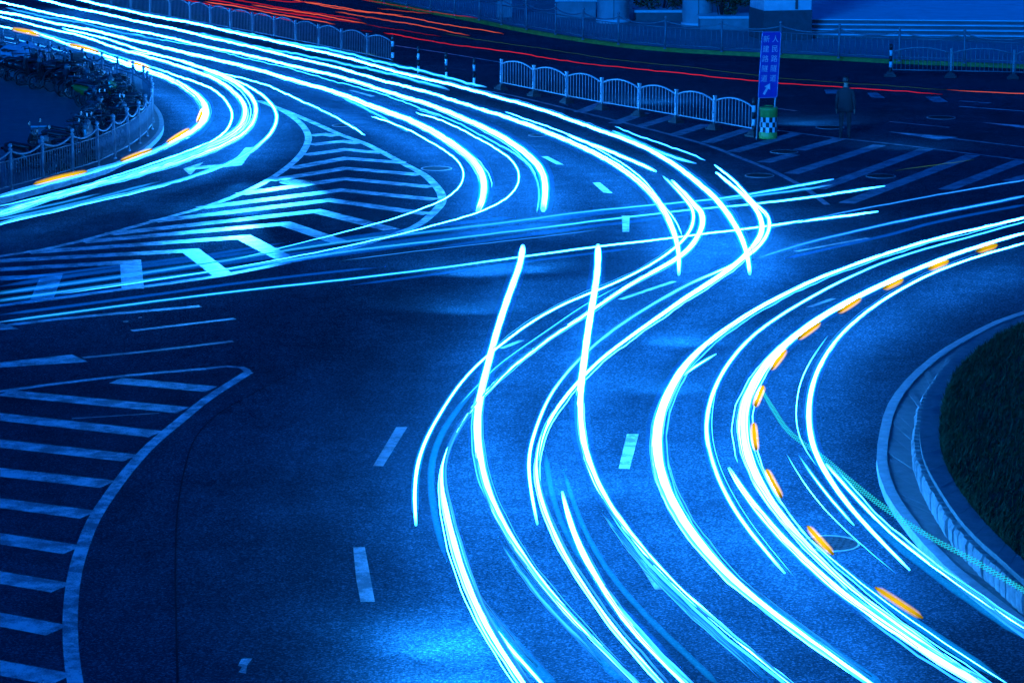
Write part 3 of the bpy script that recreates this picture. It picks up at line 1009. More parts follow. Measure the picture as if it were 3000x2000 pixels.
def make_bicycle(label, frame_m, basket=True):
    t = thing('bicycle', label, 'bicycle')
    r = 0.33
    wheel(t, -0.53, r)
    wheel(t, 0.53, r)
    f = MB()
    bb, st, hd, ra, fa = (-.08, 0, .29), (-.23, 0, .80), (.36, 0, .82), (-.53, 0, r), (.53, 0, r)
    for a, b, q in ((bb, st, .018), (bb, (.39, 0, .70), .02), (st, hd, .017)):
        f.tube([a, b], q, 6)
    for s in (-.05, .05):
        f.tube([bb, (-.53, s, r)], .010, 5)
        f.tube([(-.23, 0, .76), (-.53, s, r)], .009, 5)
        f.tube([(.40, 0, .68), (.46, s, .55), (.53, s, r)], .011, 5)
    f.tube([(.40, 0, .66), (.345, 0, .95)], .018, 6)
    f.build('frame', frame_m, t, True)
    h = MB()
    h.tube([(.345, 0, .95), (.34, 0, 1.0)], .014, 6)
    h.tube([(.16, -.29, 1.0), (.30, -.24, 1.04), (.36, -.06, 1.0), (.36, .06, 1.0), (.30, .24, 1.04), (.16, .29, 1.0)], .012, 6)
    h.build('handlebar', M_CHROME, t, True)
    s = MB()
    s.tube([(-.42, 0, .90), (-.33, 0, .925), (-.18, 0, .915), (-.08, 0, .905)], [.085, .10, .05, .022], 8, flat=.45)
    s.tube([(-.23, 0, .78), (-.25, 0, .90)], .013, 6)
    s.build('saddle', M_SADDLE, t, True)
    g = MB()
    for sx in (-.53, .53):
        g.tube([(sx + .375 * math.cos(a), 0, r + .375 * math.sin(a)) for a in [math.radians(d) for d in range(20 if sx < 0 else 40, 190 if sx < 0 else 165, 18)]], .024, 5, flat=.3)
    g.build('mudguards', frame_m, t, True)
    k = MB()
    k.box((-.50, 0, .74), (.40, .14, .015))
    for s_ in (-.06, .06):
        k.tube([(-.53, s_, r), (-.58, s_, .74)], .006, 4)
        k.tube([(-.34, s_, .74), (-.66, s_, .74)], .007, 4)
    k.build('rear_rack', M_CHROME, t, True)
    p = MB()
    p.tube([(-.08, -.06, .29), (-.08, .06, .29)], .05, 8)
    p.box((-.02, -.13, .17), (.09, .07, .025))
    p.box((-.14, .13, .41), (.09, .07, .025))
    p.build('pedals', M_BLACK, t, True)
    if basket:
        b = MB()
        for z, wx, wy in ((.76, .11, .13), (.86, .125, .15), (.97, .145, .17)):
            b.tube([(.56 + sx * wx, sy * wy, z) for sx, sy in ((-1, -1), (1, -1), (1, 1), (-1, 1))], .006, 4, closed=True)
        for i in range(14):
            a = 2 * math.pi * i / 14
            cx, cy = max(-1, min(1, 1.3 * math.cos(a))), max(-1, min(1, 1.3 * math.sin(a)))
            b.tube([(.56 + cx * .11, cy * .13, .76), (.56 + cx * .145, cy * .17, .97)], .004, 3)
        b.box((.56, 0, .755), (.22, .26, .008))
        b.build('basket', M_CHROME, t, True)
    return t
def make_scooter(label, body_m, box=False):
    t = thing('scooter', label, 'scooter')
    r = 0.235
    wheel(t, -.60, r, tw=.055, spokes=False)
    wheel(t, .62, r, tw=.05, spokes=False)
    b = MB()
    def loft(secs, m=None):
        vs, fs, n = [], [], 10
        for x, z, hw, hh in secs:
            for j in range(n):
                a = 2 * math.pi * j / n
                ca, sa = math.cos(a), math.sin(a)
                vs.append((x, hw * math.copysign(abs(ca) ** .7, ca), z + hh * math.copysign(abs(sa) ** .7, sa)))
        for i in range(len(secs) - 1):
            for j in range(n):
                fs.append((i * n + j, (i + 1) * n + j, (i + 1) * n + (j + 1) % n, i * n + (j + 1) % n))
        fs += [tuple(range(n)), tuple(reversed(range((len(secs) - 1) * n, len(secs) * n)))]
        b.add(vs, fs)
    loft([(-.92, .66, .05, .04), (-.80, .62, .12, .11), (-.55, .56, .16, .17), (-.25, .48, .17, .18), (-.08, .36, .15, .12), (.0, .28, .13, .05)])
    loft([(-.05, .27, .14, .05), (.15, .26, .15, .045), (.34, .27, .14, .05)])
    b.build('body', body_m, t, True, True)
    s = MB()
    vs = []
    for y in (-1, 1):
        for x, z, hw in ((.30, .26, .15), (.40, .45, .19), (.46, .70, .20), (.44, .90, .13), (.50, .90, .12), (.54, .70, .18), (.48, .42, .17), (.38, .24, .13)):
            vs.append((x, y * hw, z))
    s.add(vs, [tuple(range(8)), tuple(reversed(range(8, 16)))] + [(i, 8 + i, 8 + (i + 1) % 8, (i + 1) % 8) for i in range(8)])
    s.build('leg_shield', body_m, t, False, True)
    f = MB()
    f.tube([(.44, 0, .92), (.52, 0, .60), (.60, 0, .40)], .03, 6)
    for y in (-.075, .075):
        f.tube([(.57, y, .46), (.62, y, r)], .018, 5)
    f.tube([(.62 + .30 * math.cos(a), 0, r + .30 * math.sin(a)) for a in [math.radians(d) for d in range(30, 160, 16)]], .07, 6, flat=.25)
    f.build('fork', M_FRAMEB, t, True)
    h = MB()
    h.tube([(.30, -.34, 1.0), (.40, -.20, 1.0), (.43, 0, .97), (.40, .20, 1.0), (.30, .34, 1.0)], .018, 6)
    h.build('handlebar', M_BLACK, t, True)
    MB().tube([(.40, 0, .93), (.47, 0, .94), (.53, 0, .93)], [.10, .11, .05], 10).build('headlamp', M_LENS, t, True)
    for y in (-1, 1):
        q = MB()
        q.tube([(.40, y * .2, 1.0), (.40, y * .26, 1.16)], .006, 4)
        q.tube([(.39, y * .285, 1.20), (.40, y * .285, 1.20)], .058, 10)
        q.build('mirror', M_BLACK, t, True)
    q = MB()
    q.tube([(-.80, 0, .75), (-.62, 0, .775), (-.40, 0, .74), (-.18, 0, .72), (-.05, 0, .70)], [.10, .15, .15, .14, .08], 8, flat=.42)
    q.build('seat', M_SADDLE, t, True)
    MB().box((-.90, 0, .63), (.05, .18, .06)).build('tail_lamp', mat('unlit_red_lens', (0.25, 0.01, 0.01), 0.2), t)
    if box:
        MB().box((-.80, 0, .98), (.38, .40, .34), taper=.9).build('cargo_box', M_SADDLE, t)
    return t
protos = [make_bicycle('dark bicycle parked in the tangled row behind the curved railing', M_FRAMEB, True),
          make_scooter('dark electric scooter parked in the tangled row behind the curved railing', M_FRAMEB),
          make_scooter('dark scooter with cargo box parked in the tangled row behind the curved railing', M_FRAMEB, True),
          make_bicycle('bicycle without basket parked in the tangled row behind the curved railing', M_FRAMEB, False)]
for p in protos:
    p['group'] = 'two-wheelers parked behind the curved railing'
green = make_scooter('scooter with green body at the bend of the curved railing', M_FRAMEG)
green['group'] = 'two-wheelers parked behind the curved railing'
used = [False] * 4
inner = offset(fl, 1.15)
Ltot = len(inner)
def put(o, p, rz, lean_=0.0):
    o.location = (p.x, p.y, 0.14)
    o.rotation_euler = (lean_, 0, rz)
spots = []
acc = 0.0
last = None
for i in range(1, Ltot - 1):
    p = inner[i]
    if last is not None and (p - last).length < 0.50:
        continue
    base = fl[i]
    if base.x < G(-40 * K9, 400 * K9).x * 1.02 and i > Ltot // 2:
        pass
    last = p
    spots.append((i, p, base))
for n_, (i, p, base) in enumerate(spots):
    px = 1500 + FOC * (p.x) / ((p - Vector((0, 0, CAM_H))).dot(_F))
    near = i < Ltot * 0.5
    if px < -60 or (near and (px < 60 or rnd.random() < 0.12)):
        continue
    d = base - p
    k = rnd.choice([0, 0, 1, 1, 2, 3]) if not near else rnd.choice([0, 1, 3, 0, 1])
    if used[k]:
        o = copy_tree(protos[k])
    else:
        o = protos[k]
        used[k] = True
    o['label'] = ('dark bicycle with wire basket', 'dark electric scooter', 'scooter with cargo box', 'dark bicycle without basket')[k] + (
        ' in the row behind the near stretch of curved railing' if near else ' in the tangled row along the far stretch of curved railing')
    rz = math.atan2(d.y, d.x) + rnd.uniform(-.35, .35) + (math.pi if rnd.random() < .35 else 0)
    q = p + Vector((rnd.uniform(-.15, .15), rnd.uniform(-.15, .15), 0))
    put(o, q, rz, rnd.uniform(-.16, .16))
for k, u in enumerate(used):
    if not u:
        put(protos[k], inner[Ltot // 2 + 5 * k] , 1.0)
gp = G(690 * K9, 745 * K9, 0.14)
put(green, gp, math.radians(-20), 0.1)
# a rain cover thrown over one of the bikes
cp = G(165 * K9, 520 * K9, 0.14)
cv = thing('rain_cover', 'pale blue rain cover draped over a parked two-wheeler', 'cover', (cp.x, cp.y, 0.14), 0.3)
cm = MB()
nu, nv = 16, 12
vs = []
for i in range(nu + 1):
    for j in range(nv + 1):
        u, v = i / nu * 2 - 1, j / nv * 2 - 1
        z = 1.12 - .42 * abs(v) ** 1.6 - .25 * abs(u) ** 2 + .05 * math.sin(7 * u + 3 * v) + .03 * math.sin(13 * v + 5 * u)
        vs.append((u * .85, v * (.36 + .05 * math.sin(9 * u)), z))
cm.add(vs, [(i * (nv + 1) + j, (i + 1) * (nv + 1) + j, (i + 1) * (nv + 1) + j + 1, i * (nv + 1) + j + 1) for i in range(nu) for j in range(nv)])
cm.build('sheet', M_COVER, cv, True)
# small cabinet on the plaza
bp_ = G(272 * K9, 1000 * K9, 0.14)
cb = thing('control_cabinet', 'small pale metal cabinet standing alone on the plaza', 'cabinet', (bp_.x, bp_.y, 0.14), math.radians(8))
MB().box((0, 0, 0.30), (0.40, 0.30, 0.44)).build('body', mat('grey_cabinet', (0.10, 0.13, 0.17), 0.5, 0.1, 0.2), cb)
MB().box((0, -.01, 0.53), (0.44, 0.34, 0.03), Matrix.Rotation(-.06, 3, 'X')).build('lid', M_CONCRETE, cb)
for x in (-.15, .15):
    MB().box((x, 0, .04), (.05, .24, .08)).build('leg', M_BLACK, cb)
MB().box((.14, -.155, .30), (.02, .02, .08)).build('handle', M_CHROME, cb)

# ================================================================== dark figure on the road
def person():
    c = G(2000 + 1115 * K9, 958 * K9)
    t = thing('person', 'person in dark clothes standing on the road beyond the barrel', 'person', (c.x, c.y, 0), math.radians(165))
    V = [(0, 0, .93, .125, .10), (0, .0, 1.10, .135, .10), (0, .01, 1.28, .155, .105), (0, .01, 1.42, .13, .09), (0, 0, 1.52, .052, .052),
         (0, -.015, 1.60, .075, .085), (0, -.02, 1.70, .08, .095), (0, -.01, 1.77, .05, .06)]
    E = [(0, 1), (1, 2), (2, 3), (3, 4), (4, 5), (5, 6), (6, 7)]
    for s in (-1, 1):
        k = len(V)
        V += [(s * .10, 0, .86, .095, .10), (s * .11, -.01, .48, .062, .065), (s * .12, .02, .10, .042, .045), (s * .13, -.10, .035, .04, .03), (s * .13, -.16, .03, .035, .022)]
        E += [(0, k), (k, k + 1), (k + 1, k + 2), (k + 2, k + 3), (k + 3, k + 4)]
        k = len(V)
        V += [(s * .20, .01, 1.41, .06, .06), (s * .25, .03, 1.14, .048, .05), (s * .26, -.03, .90, .036, .038), (s * .26, -.06, .80, .032, .02), (s * .255, -.075, .72, .022, .014)]
        E += [(3, k), (k, k + 1), (k + 1, k + 2), (k + 2, k + 3), (k + 3, k + 4)]
    me = bpy.data.meshes.new('body')
    me.from_pydata([v[:3] for v in V], E, [])
    o = bpy.data.objects.new('body', me)
    COL.objects.link(o)
    o.modifiers.new('s', 'SKIN')
    for i, v in enumerate(V):
        me.skin_vertices[0].data[i].radius = v[3:]
    me.skin_vertices[0].data[0].use_root = True
    sb = o.modifiers.new('d', 'SUBSURF')
    sb.levels = sb.render_levels = 2
    bpy.context.view_layer.update()
    m2_ = bpy.data.meshes.new_from_object(o.evaluated_get(bpy.context.evaluated_depsgraph_get()))
    bpy.data.objects.remove(o)
    m2_.materials.clear()
    m2_.materials.append(M_CLOTH)
    m2_.materials.append(M_SKIN)
    for p in m2_.polygons:
        p.use_smooth = True
        z = p.center.z
        p.material_index = 1 if z > 1.50 or (abs(p.center.x) > .2 and z < .86 and z > .6) else 0
    link('body', m2_, t)
    MB().lathe([(.075, 1.64), (.098, 1.70), (.092, 1.78), (.06, 1.825), (.01, 1.835)], 14, (0, .012, 0)).build('hair', M_HAIR, t, True)
    co_ = MB()
    co_.lathe([(.20, .80), (.195, .95), (.185, 1.15), (.20, 1.30), (.19, 1.40), (.10, 1.49), (.07, 1.51)], 16)
    o2 = co_.build('jacket', M_CLOTH, t, True)
    o2.scale = (1.08, .78, 1)
    for s in (-1, 1):
        e = MB().lathe([(.004, -.012), (.012, 0), (.004, .012)], 8, (s * .032, -.108, 1.69)).build('eye', M_WHITE, t, True)
person()

# ================================================================== light trails: solid swept lamps at lamp height
SPOTS = []
def trail(label, text, z=0.65, kind='white', b=1.0, glow=1.0, gk=2.0, wig=1.0, fil=0, cat='light trail', name='light_trail', group='light trails of passing vehicles', glowkind=None, w=None, flat=1.0, core=True, step=0.34, fr=(0, .35), tail=0):
    tr = trace(text)
    ws = [q[2] for q in tr]
    if all(v is None for v in ws):
        ws[0] = ws[-1] = w or 10
    idx = [i for i, v in enumerate(ws) if v is not None]
    for i in range(len(ws)):
        if ws[i] is None:
            lo = [j for j in idx if j < i]
            hi = [j for j in idx if j > i]
            if lo and hi:
                ws[i] = ws[lo[-1]] + (ws[hi[0]] - ws[lo[-1]]) * (i - lo[-1]) / (hi[0] - lo[-1])
            else:
                ws[i] = ws[lo[-1]] if lo else ws[hi[0]]
    P0 = [G(x, y, z) for x, y, _ in tr]
    R0 = [ws[i] / PXM(P0[i]) / (3.2 if kind in ('red', 'coral') else 2.5 if core else 2) for i in range(len(tr))]
    P, R = catmull(P0, step, R0)
    for _ in range(14):
        P = [P[0]] + [(P[i - 1] + P[i] * 2 + P[i + 1]) / 4 for i in range(1, len(P) - 1)] + [P[-1]]
        R = [R[0]] + [(R[i - 1] + R[i] * 2 + R[i + 1]) / 4 for i in range(1, len(R) - 1)] + [R[-1]]
    # bounce of the vehicle on its springs
    s = 0.0
    ph = [rnd.uniform(0, 6.28) for _ in range(6)]
    dist = [0.0]
    for a, c in zip(P, P[1:]):
        dist.append(dist[-1] + (c - a).length)
    for i, p in enumerate(P):
        d = dist[i]
        f_ = wig * min(1.0, max(0.18, (p.y - 45.0) / 40.0))
        p.z += f_ * (0.012 * math.sin(d * .8 + ph[0]) + 0.006 * math.sin(d * 2.3 + ph[1]) + 0.006 * math.sin(d * 5.1 + ph[2]) + 0.006 * math.sin(d * 8.3 + ph[3]))
        R[i] *= 1 + 0.04 * math.sin(d * 3.7 + ph[4])
    o = thing(name, label, cat, (0, 0, 0), 0, group)
    n = len(P)
    def bright(u):
        if isinstance(b, (int, float)):
            q = b
        else:
            k = u * (len(b) - 1)
            i = min(int(k), len(b) - 2)
            q = b[i] + (b[i + 1] - b[i]) * (k - i)
        return q * (.25 if q < .5 else .25 + .75 * min(1, (q - .5) / .3)) if kind == 'white' else q
    def strand(nm, pts, rs, parent, bf, sides=8, fl_=1.0, material=None):
        mb = MB()
        if len(pts) > 3:
            rs = list(rs)
            rs[0] *= .8
            rs[-1] *= .8
        mb.tube(pts, rs, sides, flat=fl_)
        me = mb.mesh(nm, material or LAMP[kind], True)
        at_ = me.attributes.new('brightness', 'FLOAT', 'POINT')
        k = len(pts)
        vals = []
        pj = [(rnd.uniform(0, 6.28), rnd.uniform(0, 6.28), rnd.uniform(.15, .5), rnd.uniform(.5, 1.1)) for _ in range(sides)]
        for i in range(k):
            base = bf(i / max(k - 1, 1)) * min(1, .12 + min(i, k - 1 - i) * step / .8)
            for j in range(sides):
                u_, v_, f1, m_ = pj[j]
                q = m_ + .55 * math.sin(i * step * f1 + u_) * math.sin(i * step * .37 + v_) if sides > 6 else 1
                vals.append(base * max(.10, min(1.3, q + .25)))
        at_.data.foreach_set('value', vals)
        return link(nm, me, parent)
    if core:
        strand('core', P, R, o, bright, 12 if max(R) > .03 else 7, flat, LAMP['thread'] if kind == 'white' and max(R) < .016 else None)
    ang = 0.0                                     # a trail running away from the viewer is looked along for longer
    for a, c in zip(P, P[1:]):
        t_, v_ = (c - a).normalized(), (a - Vector((0, 0, CAM_H))).normalized()
        ang += math.sqrt(max(1 - t_.dot(v_) ** 2, .02))
    ang = 1.3 * ang / max(n - 1, 1)
    if glow and (glow >= .35 or not core):
        # the glow is a self-luminous sleeve of light round the core: thin at its rim, so it fades out sideways
        sg_ = [i for i in range(0, n, 2)]
        if sg_[-1] != n - 1:
            sg_.append(n - 1)
        for mult, share, gkind in (((1 + (gk - 1) * .7, ang * .60, None), (gk * 1.7, ang * .12, 'halo')) if fil >= 2 and kind == 'white' and core else ((gk, ang * (.7 if core else 1), None),)):
            mb = MB()
            rs = [R[i] * mult + 0.012 for i in sg_]
            rs[0] = rs[-1] = 0.003
            mb.tube([P[i] for i in sg_], rs, 10, flat=flat)
            mean = sum(rs) / len(rs)
            mb.build('glow', glow_material(gkind or glowkind or (kind if kind in GLOWCOL else 'white'), glow * share / (2 * mean)), o, True)
    near_end = core and fil >= 3 and P[-1].y < 52
    jobs = [(fr, 0)] * fil + [((.45, .75), 1)] * (5 if near_end else 0) + [((.40, .62), 1)] * tail
    for span, late in jobs:
        side = rnd.choice((-1, 1))
        if not core:
            a0, a1 = rnd.uniform(0, .9), rnd.uniform(0, .9)
        elif late:
            a0, a1 = rnd.uniform(.3, 1.1), rnd.uniform(1.2, 4.0)
        else:
            a0, a1 = rnd.uniform(.8, 1.5), rnd.choice((1.0, 1.3, 1.8, 2.6))
        i0 = int(n * rnd.uniform(*span))
        i1 = n if late else int(n * rnd.uniform(.65, 1.0))
        seg = P[i0:i1]
        if len(seg) < 6:
            continue
        off = offset(seg, 1.0)
        pts = []
        pz = rnd.uniform(-.06, .06)
        wv = rnd.uniform(.5, 1.1)
        for i, (p, q) in enumerate(zip(seg, off)):
            u = i / len(seg)
            pts.append(p + (q - p) * side * R[i0 + i] * (a0 + (a1 - a0) * u) + Vector((0, 0, pz + .010 * math.sin(i * wv) + .006 * math.sin(i * wv * 2.7))))
        bb = rnd.choice((.015, .02, .03, .05, .3) if not late else (.012, .02, .03, .06, .12, .4))
        if not core:
            bb = rnd.choice((.008, .012, .016, .03))
        strand('filament', pts, [rnd.uniform(.005, .009 if not late else .016)] * len(pts), o, lambda u: bb, 5, 1.0, LAMP['thread'] if kind == 'white' else None)
    return o, P

# --- four long trails sweeping from the upper edge
trail('topmost long white trail hugging the dim arched barrier and ending at the junction',
      '1: 400,-40,13 560,0 800,60 1000,102 1250,147 1450,188 1650,233 1850,279 2050,322 2200,353 2350,390 | 2: 200,447,15 400,498 600,549 800,597 1000,648 1200,702 1340,745,18 1500,800 1700,868 1880,932 2050,1000,24 2200,1075 2350,1170,32 | 3: 100,1258 200,1340,38 290,1440 | 5: 330,90,42 390,190 430,290 455,390,34 462,475,26', fil=3, gk=2.2)
trail('second long white trail from the top, ending in a short straight tip',
      '1: 120,-40,14 285,0 400,27 600,73 800,115 1000,159 1200,202 1400,248 1600,295 1800,344 2000,390 2200,437 2350,476 | 2: 200,532,18 400,585 600,640 800,700,22 1000,762 1200,832,28 1400,905 1600,985,32 1800,1085 1950,1175,36 2080,1275 2180,1390,40 | 4: 2260,110,42 2305,230 2325,330,34 2325,480,24', fil=3)
trail('third long white trail from the top, hooking down at its thick end',
      '1: -60,0,12 0,15 200,62 400,105 600,148 800,185 1000,225 1200,270 1400,315 1600,358 1800,403,15 2000,448 2200,495 2350,535 | 2: 200,592,20 400,655 600,720,26 800,795 1000,885,36 1150,970 1280,1060,46 1360,1140 1400,1230,50 1405,1330 1390,1445,44', fil=3)
trail('fourth long white trail, thickest, ending beside the chevron island',
      '1: -60,72,16 0,85 200,120 400,165 600,205 800,248 1000,297 1200,348,18 1400,388 1600,437 1800,490 2000,545 2200,603,24 2350,650 | 2: 200,725,32 400,800 560,870,42 700,945 820,1030,48 920,1120 975,1210,56 985,1300 970,1390 940,1455,44', fil=3)
trail('thin white line running just outside the second long trail', '2: 1130,772,5 1500,900 1750,1018 1950,1132 2100,1258 2200,1388 2290,1500,8 | 4: 2310,110 2345,210,6', b=.9, glow=.5, gk=2.6)
trail('thin wavy line tucked under the third long trail', '1: 900,232,4 1400,330 1900,452 2350,570 | 2: 200,630 400,690 600,765,6 800,850 950,925 1100,1000 1230,1085 1310,1160,9 1355,1260 1365,1360 1345,1465,7', b=.5, glow=.4, gk=2.6, wig=1.6)
trail('thin white curve bending round the tip of the chevron island', '2: 210,800,6 350,850 480,905 620,980 740,1050,9 820,1130 850,1200 830,1270 770,1340 650,1405,7 450,1480 200,1558 | 4: 0,188,5 | M: 2050,902 1800,965 1500,1040,3', b=(1, 1, .9, .3), glow=.5, gk=2.4, wig=1.4)
trail('outer thin white curve looping down and away to the left', '2: 515,775,6 700,835 850,905 1000,980 1120,1060 1200,1130,10 1230,1210 1210,1290 1140,1370 1000,1450,8 800,1510 | 4: 560,160 300,228 0,292,5 | M: 1900,1022 1500,1092 1100,1152 800,1196 600,1226 400,1256,3', b=(1, 1, 1, .6, .4), glow=.5, gk=2.4, wig=1.4)
trail('cyan trail splitting off below the fourth long trail', '2: 0,668,12 60,697 200,768 350,842 470,912,12', b=.22, glow=.7)
trail('pale wavy cyan trail directly in front of the dim barrier', '1: 1500,196,12 1800,255 2100,312 2350,362 | 2: 200,408 400,458 600,506 800,552 1000,598,14', b=.20, glow=.7, wig=1.8)
trail('pale wavy cyan trail between the two topmost long trails', '1: 1350,232,11 1700,302 2000,370 2350,432 | 2: 200,478 400,530 600,577 742,612,16', b=.17, glow=.7, wig=1.8)
trail('dim short cyan streak along the upper left edge of the road', '1: 40,58,8 300,112 600,170 900,235 1100,280,8', b=.12, glow=.5, wig=1.6)
trail('bright thin trail ending above the chevron island', '1: 900,345,6 1250,420 1480,490 1650,535 1800,578 1950,635,9 2100,705 2250,780 2350,830 | 2: 80,872 162,930,8', glow=.7, gk=2.4, wig=1.5)
# --- curves that turn back to the lower left
trail('innermost thick white curve wrapping round the bicycle plaza', '1: -60,165,9 0,180 150,212 280,240 400,280 550,330,11 700,378 850,425 1000,480,22 1150,538 1280,600,34 1370,672 1418,745,50 1418,805 1375,870,46 1300,930 1150,1010,34 950,1090 750,1155,20 550,1215 350,1270 150,1320 0,1358 -80,1378,12',
      b=(1, 1, 1, 1, 1, 1, .8, .3, .2), fil=3, gk=1.7, tail=6)
trail('short white trail starting just outside the ball-topped posts', '1: 725,408,10 850,445 1000,492 1150,540 1260,592,20', fil=1)
trail('cyan line that thickens into the slim second curve', '1: 210,208,9 400,262 600,320 800,385 1000,450 1200,515 1390,580,12 1500,640 1570,712,14 1602,785 1590,850 1545,920 1450,980,14 1250,1060 1000,1145 750,1222 500,1300 250,1365 0,1420 -80,1440,7', b=(.16, .18, .3, 1, 1, 1, .5, .3), glow=.5)
trail('thick middle curve of the group turning to the lower left', '1: -60,105,10 0,118 200,165 400,212 600,262 800,330 1000,390,14 1200,442 1400,512 1530,572,24 1620,642 1682,722,34 1690,792 1660,862 1600,922,32 1480,985 1300,1060 1100,1132,18 850,1212 600,1290 300,1372 0,1452 -80,1470,11', b=(1, 1, 1, 1, 1, 1, .7, .3, .22), fil=3, gk=1.7, tail=6)
trail('thick outer curve just outside the middle one', '1: 430,195,10 600,235 800,290 1000,355 1200,410,14 1400,470 1560,540 1680,612,22 1750,692 1766,770,26 1742,850 1682,920 1580,985,24 1450,1045 1250,1112 1000,1190,16 700,1268 400,1350 150,1432 0,1480 -80,1502,11', b=(1, 1, 1, 1, 1, 1, .5, .22), fil=3, gk=1.8, tail=6)
trail('fine white hairline between the middle and outer curves', '1: 1400,490,4 1560,560 1655,622 1712,702 1730,782 1702,862 1622,932 1480,1010,4', b=.8, glow=.3)
trail('slim outermost curve that passes over the painted arrow', '1: 1250,425,6 1500,500 1700,592,12 1830,672 1898,762,18 1906,832 1870,912 1800,982 1722,1050,16 1600,1115 1450,1172,16 1250,1240 1000,1302 700,1380,13 400,1440 150,1500 0,1540 -80,1560,12', b=(1, 1, 1, 1, .8, .3, .12, .09), gk=2.0, fil=1, tail=4)
trail('soft cyan streak between the lower left curves', '1: 1110,1250,10 900,1300 650,1368 350,1440 0,1512 -80,1528,12', b=.07, glow=.4)
trail('second soft blue streak at the lower left border', '1: 700,1330,8 350,1415 0,1490 -80,1505,10', b=.05, glow=.35, z=.55)
# --- the two bold straight-topped trails and the loops in the middle
trail('bold white trail beginning squarely at mid picture, further from the kerb', '4: 1250,288,46 1236,400,48 1190,520 1140,660 1090,810 1045,960,52 1010,1100 970,1250 940,1380,60 932,1500 | 6: 945,-10,62 965,100 1002,230,56 1062,380 1152,540,40 1262,720 1372,870,34 1482,1000 1622,1150,26 1782,1310 1922,1450,22 2045,1575,18 2130,1670', fil=4, gk=1.7, fr=(.45, .62))
trail('bold white trail beginning squarely at mid picture, nearer the kerb', '4: 1768,283,46 1765,450,50 1740,620 1712,780 1687,950,52 1663,1150 1640,1300,58 1634,1430 1648,1568,62 | 6: 1684,0 1732,150,56 1822,320 1932,480,46 2062,640 2202,800,34 2350,950 | 7: 100,1050,28 250,1170 400,1290 550,1420,20 745,1570,16 850,1660', fil=4, gk=1.7, fr=(.45, .62))
trail('white loop that bends back and runs thick to the lower border', '2: 2275,1245,20 | 3: 60,1380,34 105,1450 | 5: 122,20,44 142,90 130,180 80,262,40 0,352 | 4: 2200,432,26 2050,512 1900,602 1780,690,20 1650,775 1500,870 1350,970 1200,1090,20 1050,1230 900,1390 790,1568,22 | 6: 702,0 680,120,24 690,260 716,330,46 756,540,54 810,740 872,900,52 930,1060,40 1030,1240 1130,1400 1260,1580,34 1330,1680', fil=4, gk=1.9)
trail('white branch splitting from the thick loop near the lower border', '6: 880,930,10 960,1080,26 1060,1212 1182,1352 1320,1500,24 1400,1590,22 1470,1670', fil=2, gk=2.6)
trail('outer thin loop ending alone beside the lane dash', '2: 2215,1215,12 2300,1290 | 3: 40,1400,16 | 5: 60,0,22 85,62 70,140 22,230,20 | 4: 2200,372,13 2050,460 1900,540 1780,592 1650,622 1560,657,12 1400,750 1250,840 1120,950 950,1080,14 820,1220 700,1400 600,1568,20 | 6: 535,0,26 506,130 498,300 514,480,26', b=(.5, 1, 1, .8, 1, 1, 1, 1), fil=1, gk=2.2)
trail('beaded blue band running inside the outer loop', '4: 2050,490,6 1900,570 1700,672 1500,812 1300,952 1100,1082,14 950,1232 820,1372 700,1550,30 | 6: 625,-10,36 612,200 645,450,34 725,730,24', core=False, glow=.30, gk=1.2, glowkind='white')
trail('thin bead line down the middle of the blue band', '4: 1900,566,4 1700,668 1500,808 1300,948 1100,1078,6 950,1228 820,1368,5', b=.35, glow=0, wig=.4)
trail('white loop from the gore turning through the middle to the lower border', '3: 230,1190,16 320,1262 420,1345,24 500,1432 | 5: 492,10,32 545,92 558,160,40 530,232 470,312 400,382,38 300,460 150,560,34 0,650 | 4: 2200,762,26 2050,862 1900,972 1780,1062,20 1690,1150 1600,1252 1500,1372 1400,1522,26 | 6: 1346,0,30 1332,100 1362,280,30 1422,450 1502,630,26 1622,830 1762,1040 1902,1220,20 2052,1400 2205,1572,18 2290,1660', fil=3, gk=2.0)
trail('outer gore loop that ends between the two bold trails', '3: 220,1140,10 330,1220 430,1322,18 520,1432 | 5: 575,40,26 603,110 600,170 565,245,26 480,332 360,418 200,475,14 0,562 | 4: 2150,682,14 1950,802 1720,982,14 1600,1100 1500,1212,18 1400,1372 1330,1568,22 | 6: 1282,0,24 1287,130 1312,300 1350,472,20', b=(1, 1, 1, 1, .4, .3, .6, 1, 1), fil=2, gk=2.2)
trail('white trail starting with a ragged tip between the bold trails', '6: 1522,255,26 1560,430,42 1640,640,50 1760,850,48 1880,1050,40 2020,1240 2180,1400,28 2360,1575,24 2450,1660', fil=3, gk=1.7)
trail('faint blue band right of the ragged trail', '6: 1530,100,14 1582,280 1692,560,22 1852,830 2052,1060,26 2300,1300,28 | 7: 120,1450,28 260,1590', core=False, glow=.40, gk=1.2, glowkind='white')
trail('faint rippled blue band left of the ragged trail', '6: 1405,-30,26 1442,250 1552,560,24 1690,780,20', core=False, glow=.32, gk=1.2)
trail('faint rippled blue band low between the ragged trail and the blue one', '6: 1882,980,20 2002,1150,30 2152,1300 2335,1455,40', core=False, glow=.30, gk=1.2, glowkind='blue')
B_ = dict(core=False, gk=1.1, flat=.5, z=.55, fil=6, fr=(0, .3))
trail('wide cyan band left of the bolder trail farther from the kerb, near the lower border', '6: 1080,560,14 1200,760,34 1340,940,50 1480,1090,62 1650,1260,70 1850,1460,80 1980,1590,84', glow=.42, **B_)
trail('wide cyan band left of the bold trail nearer the kerb', '6: 1800,380,14 1900,530,36 2040,700,40 2200,880,50 2340,1010,56 | 7: 100,1120,66 250,1240,70 450,1420,74 640,1590,78', glow=.42, **B_)
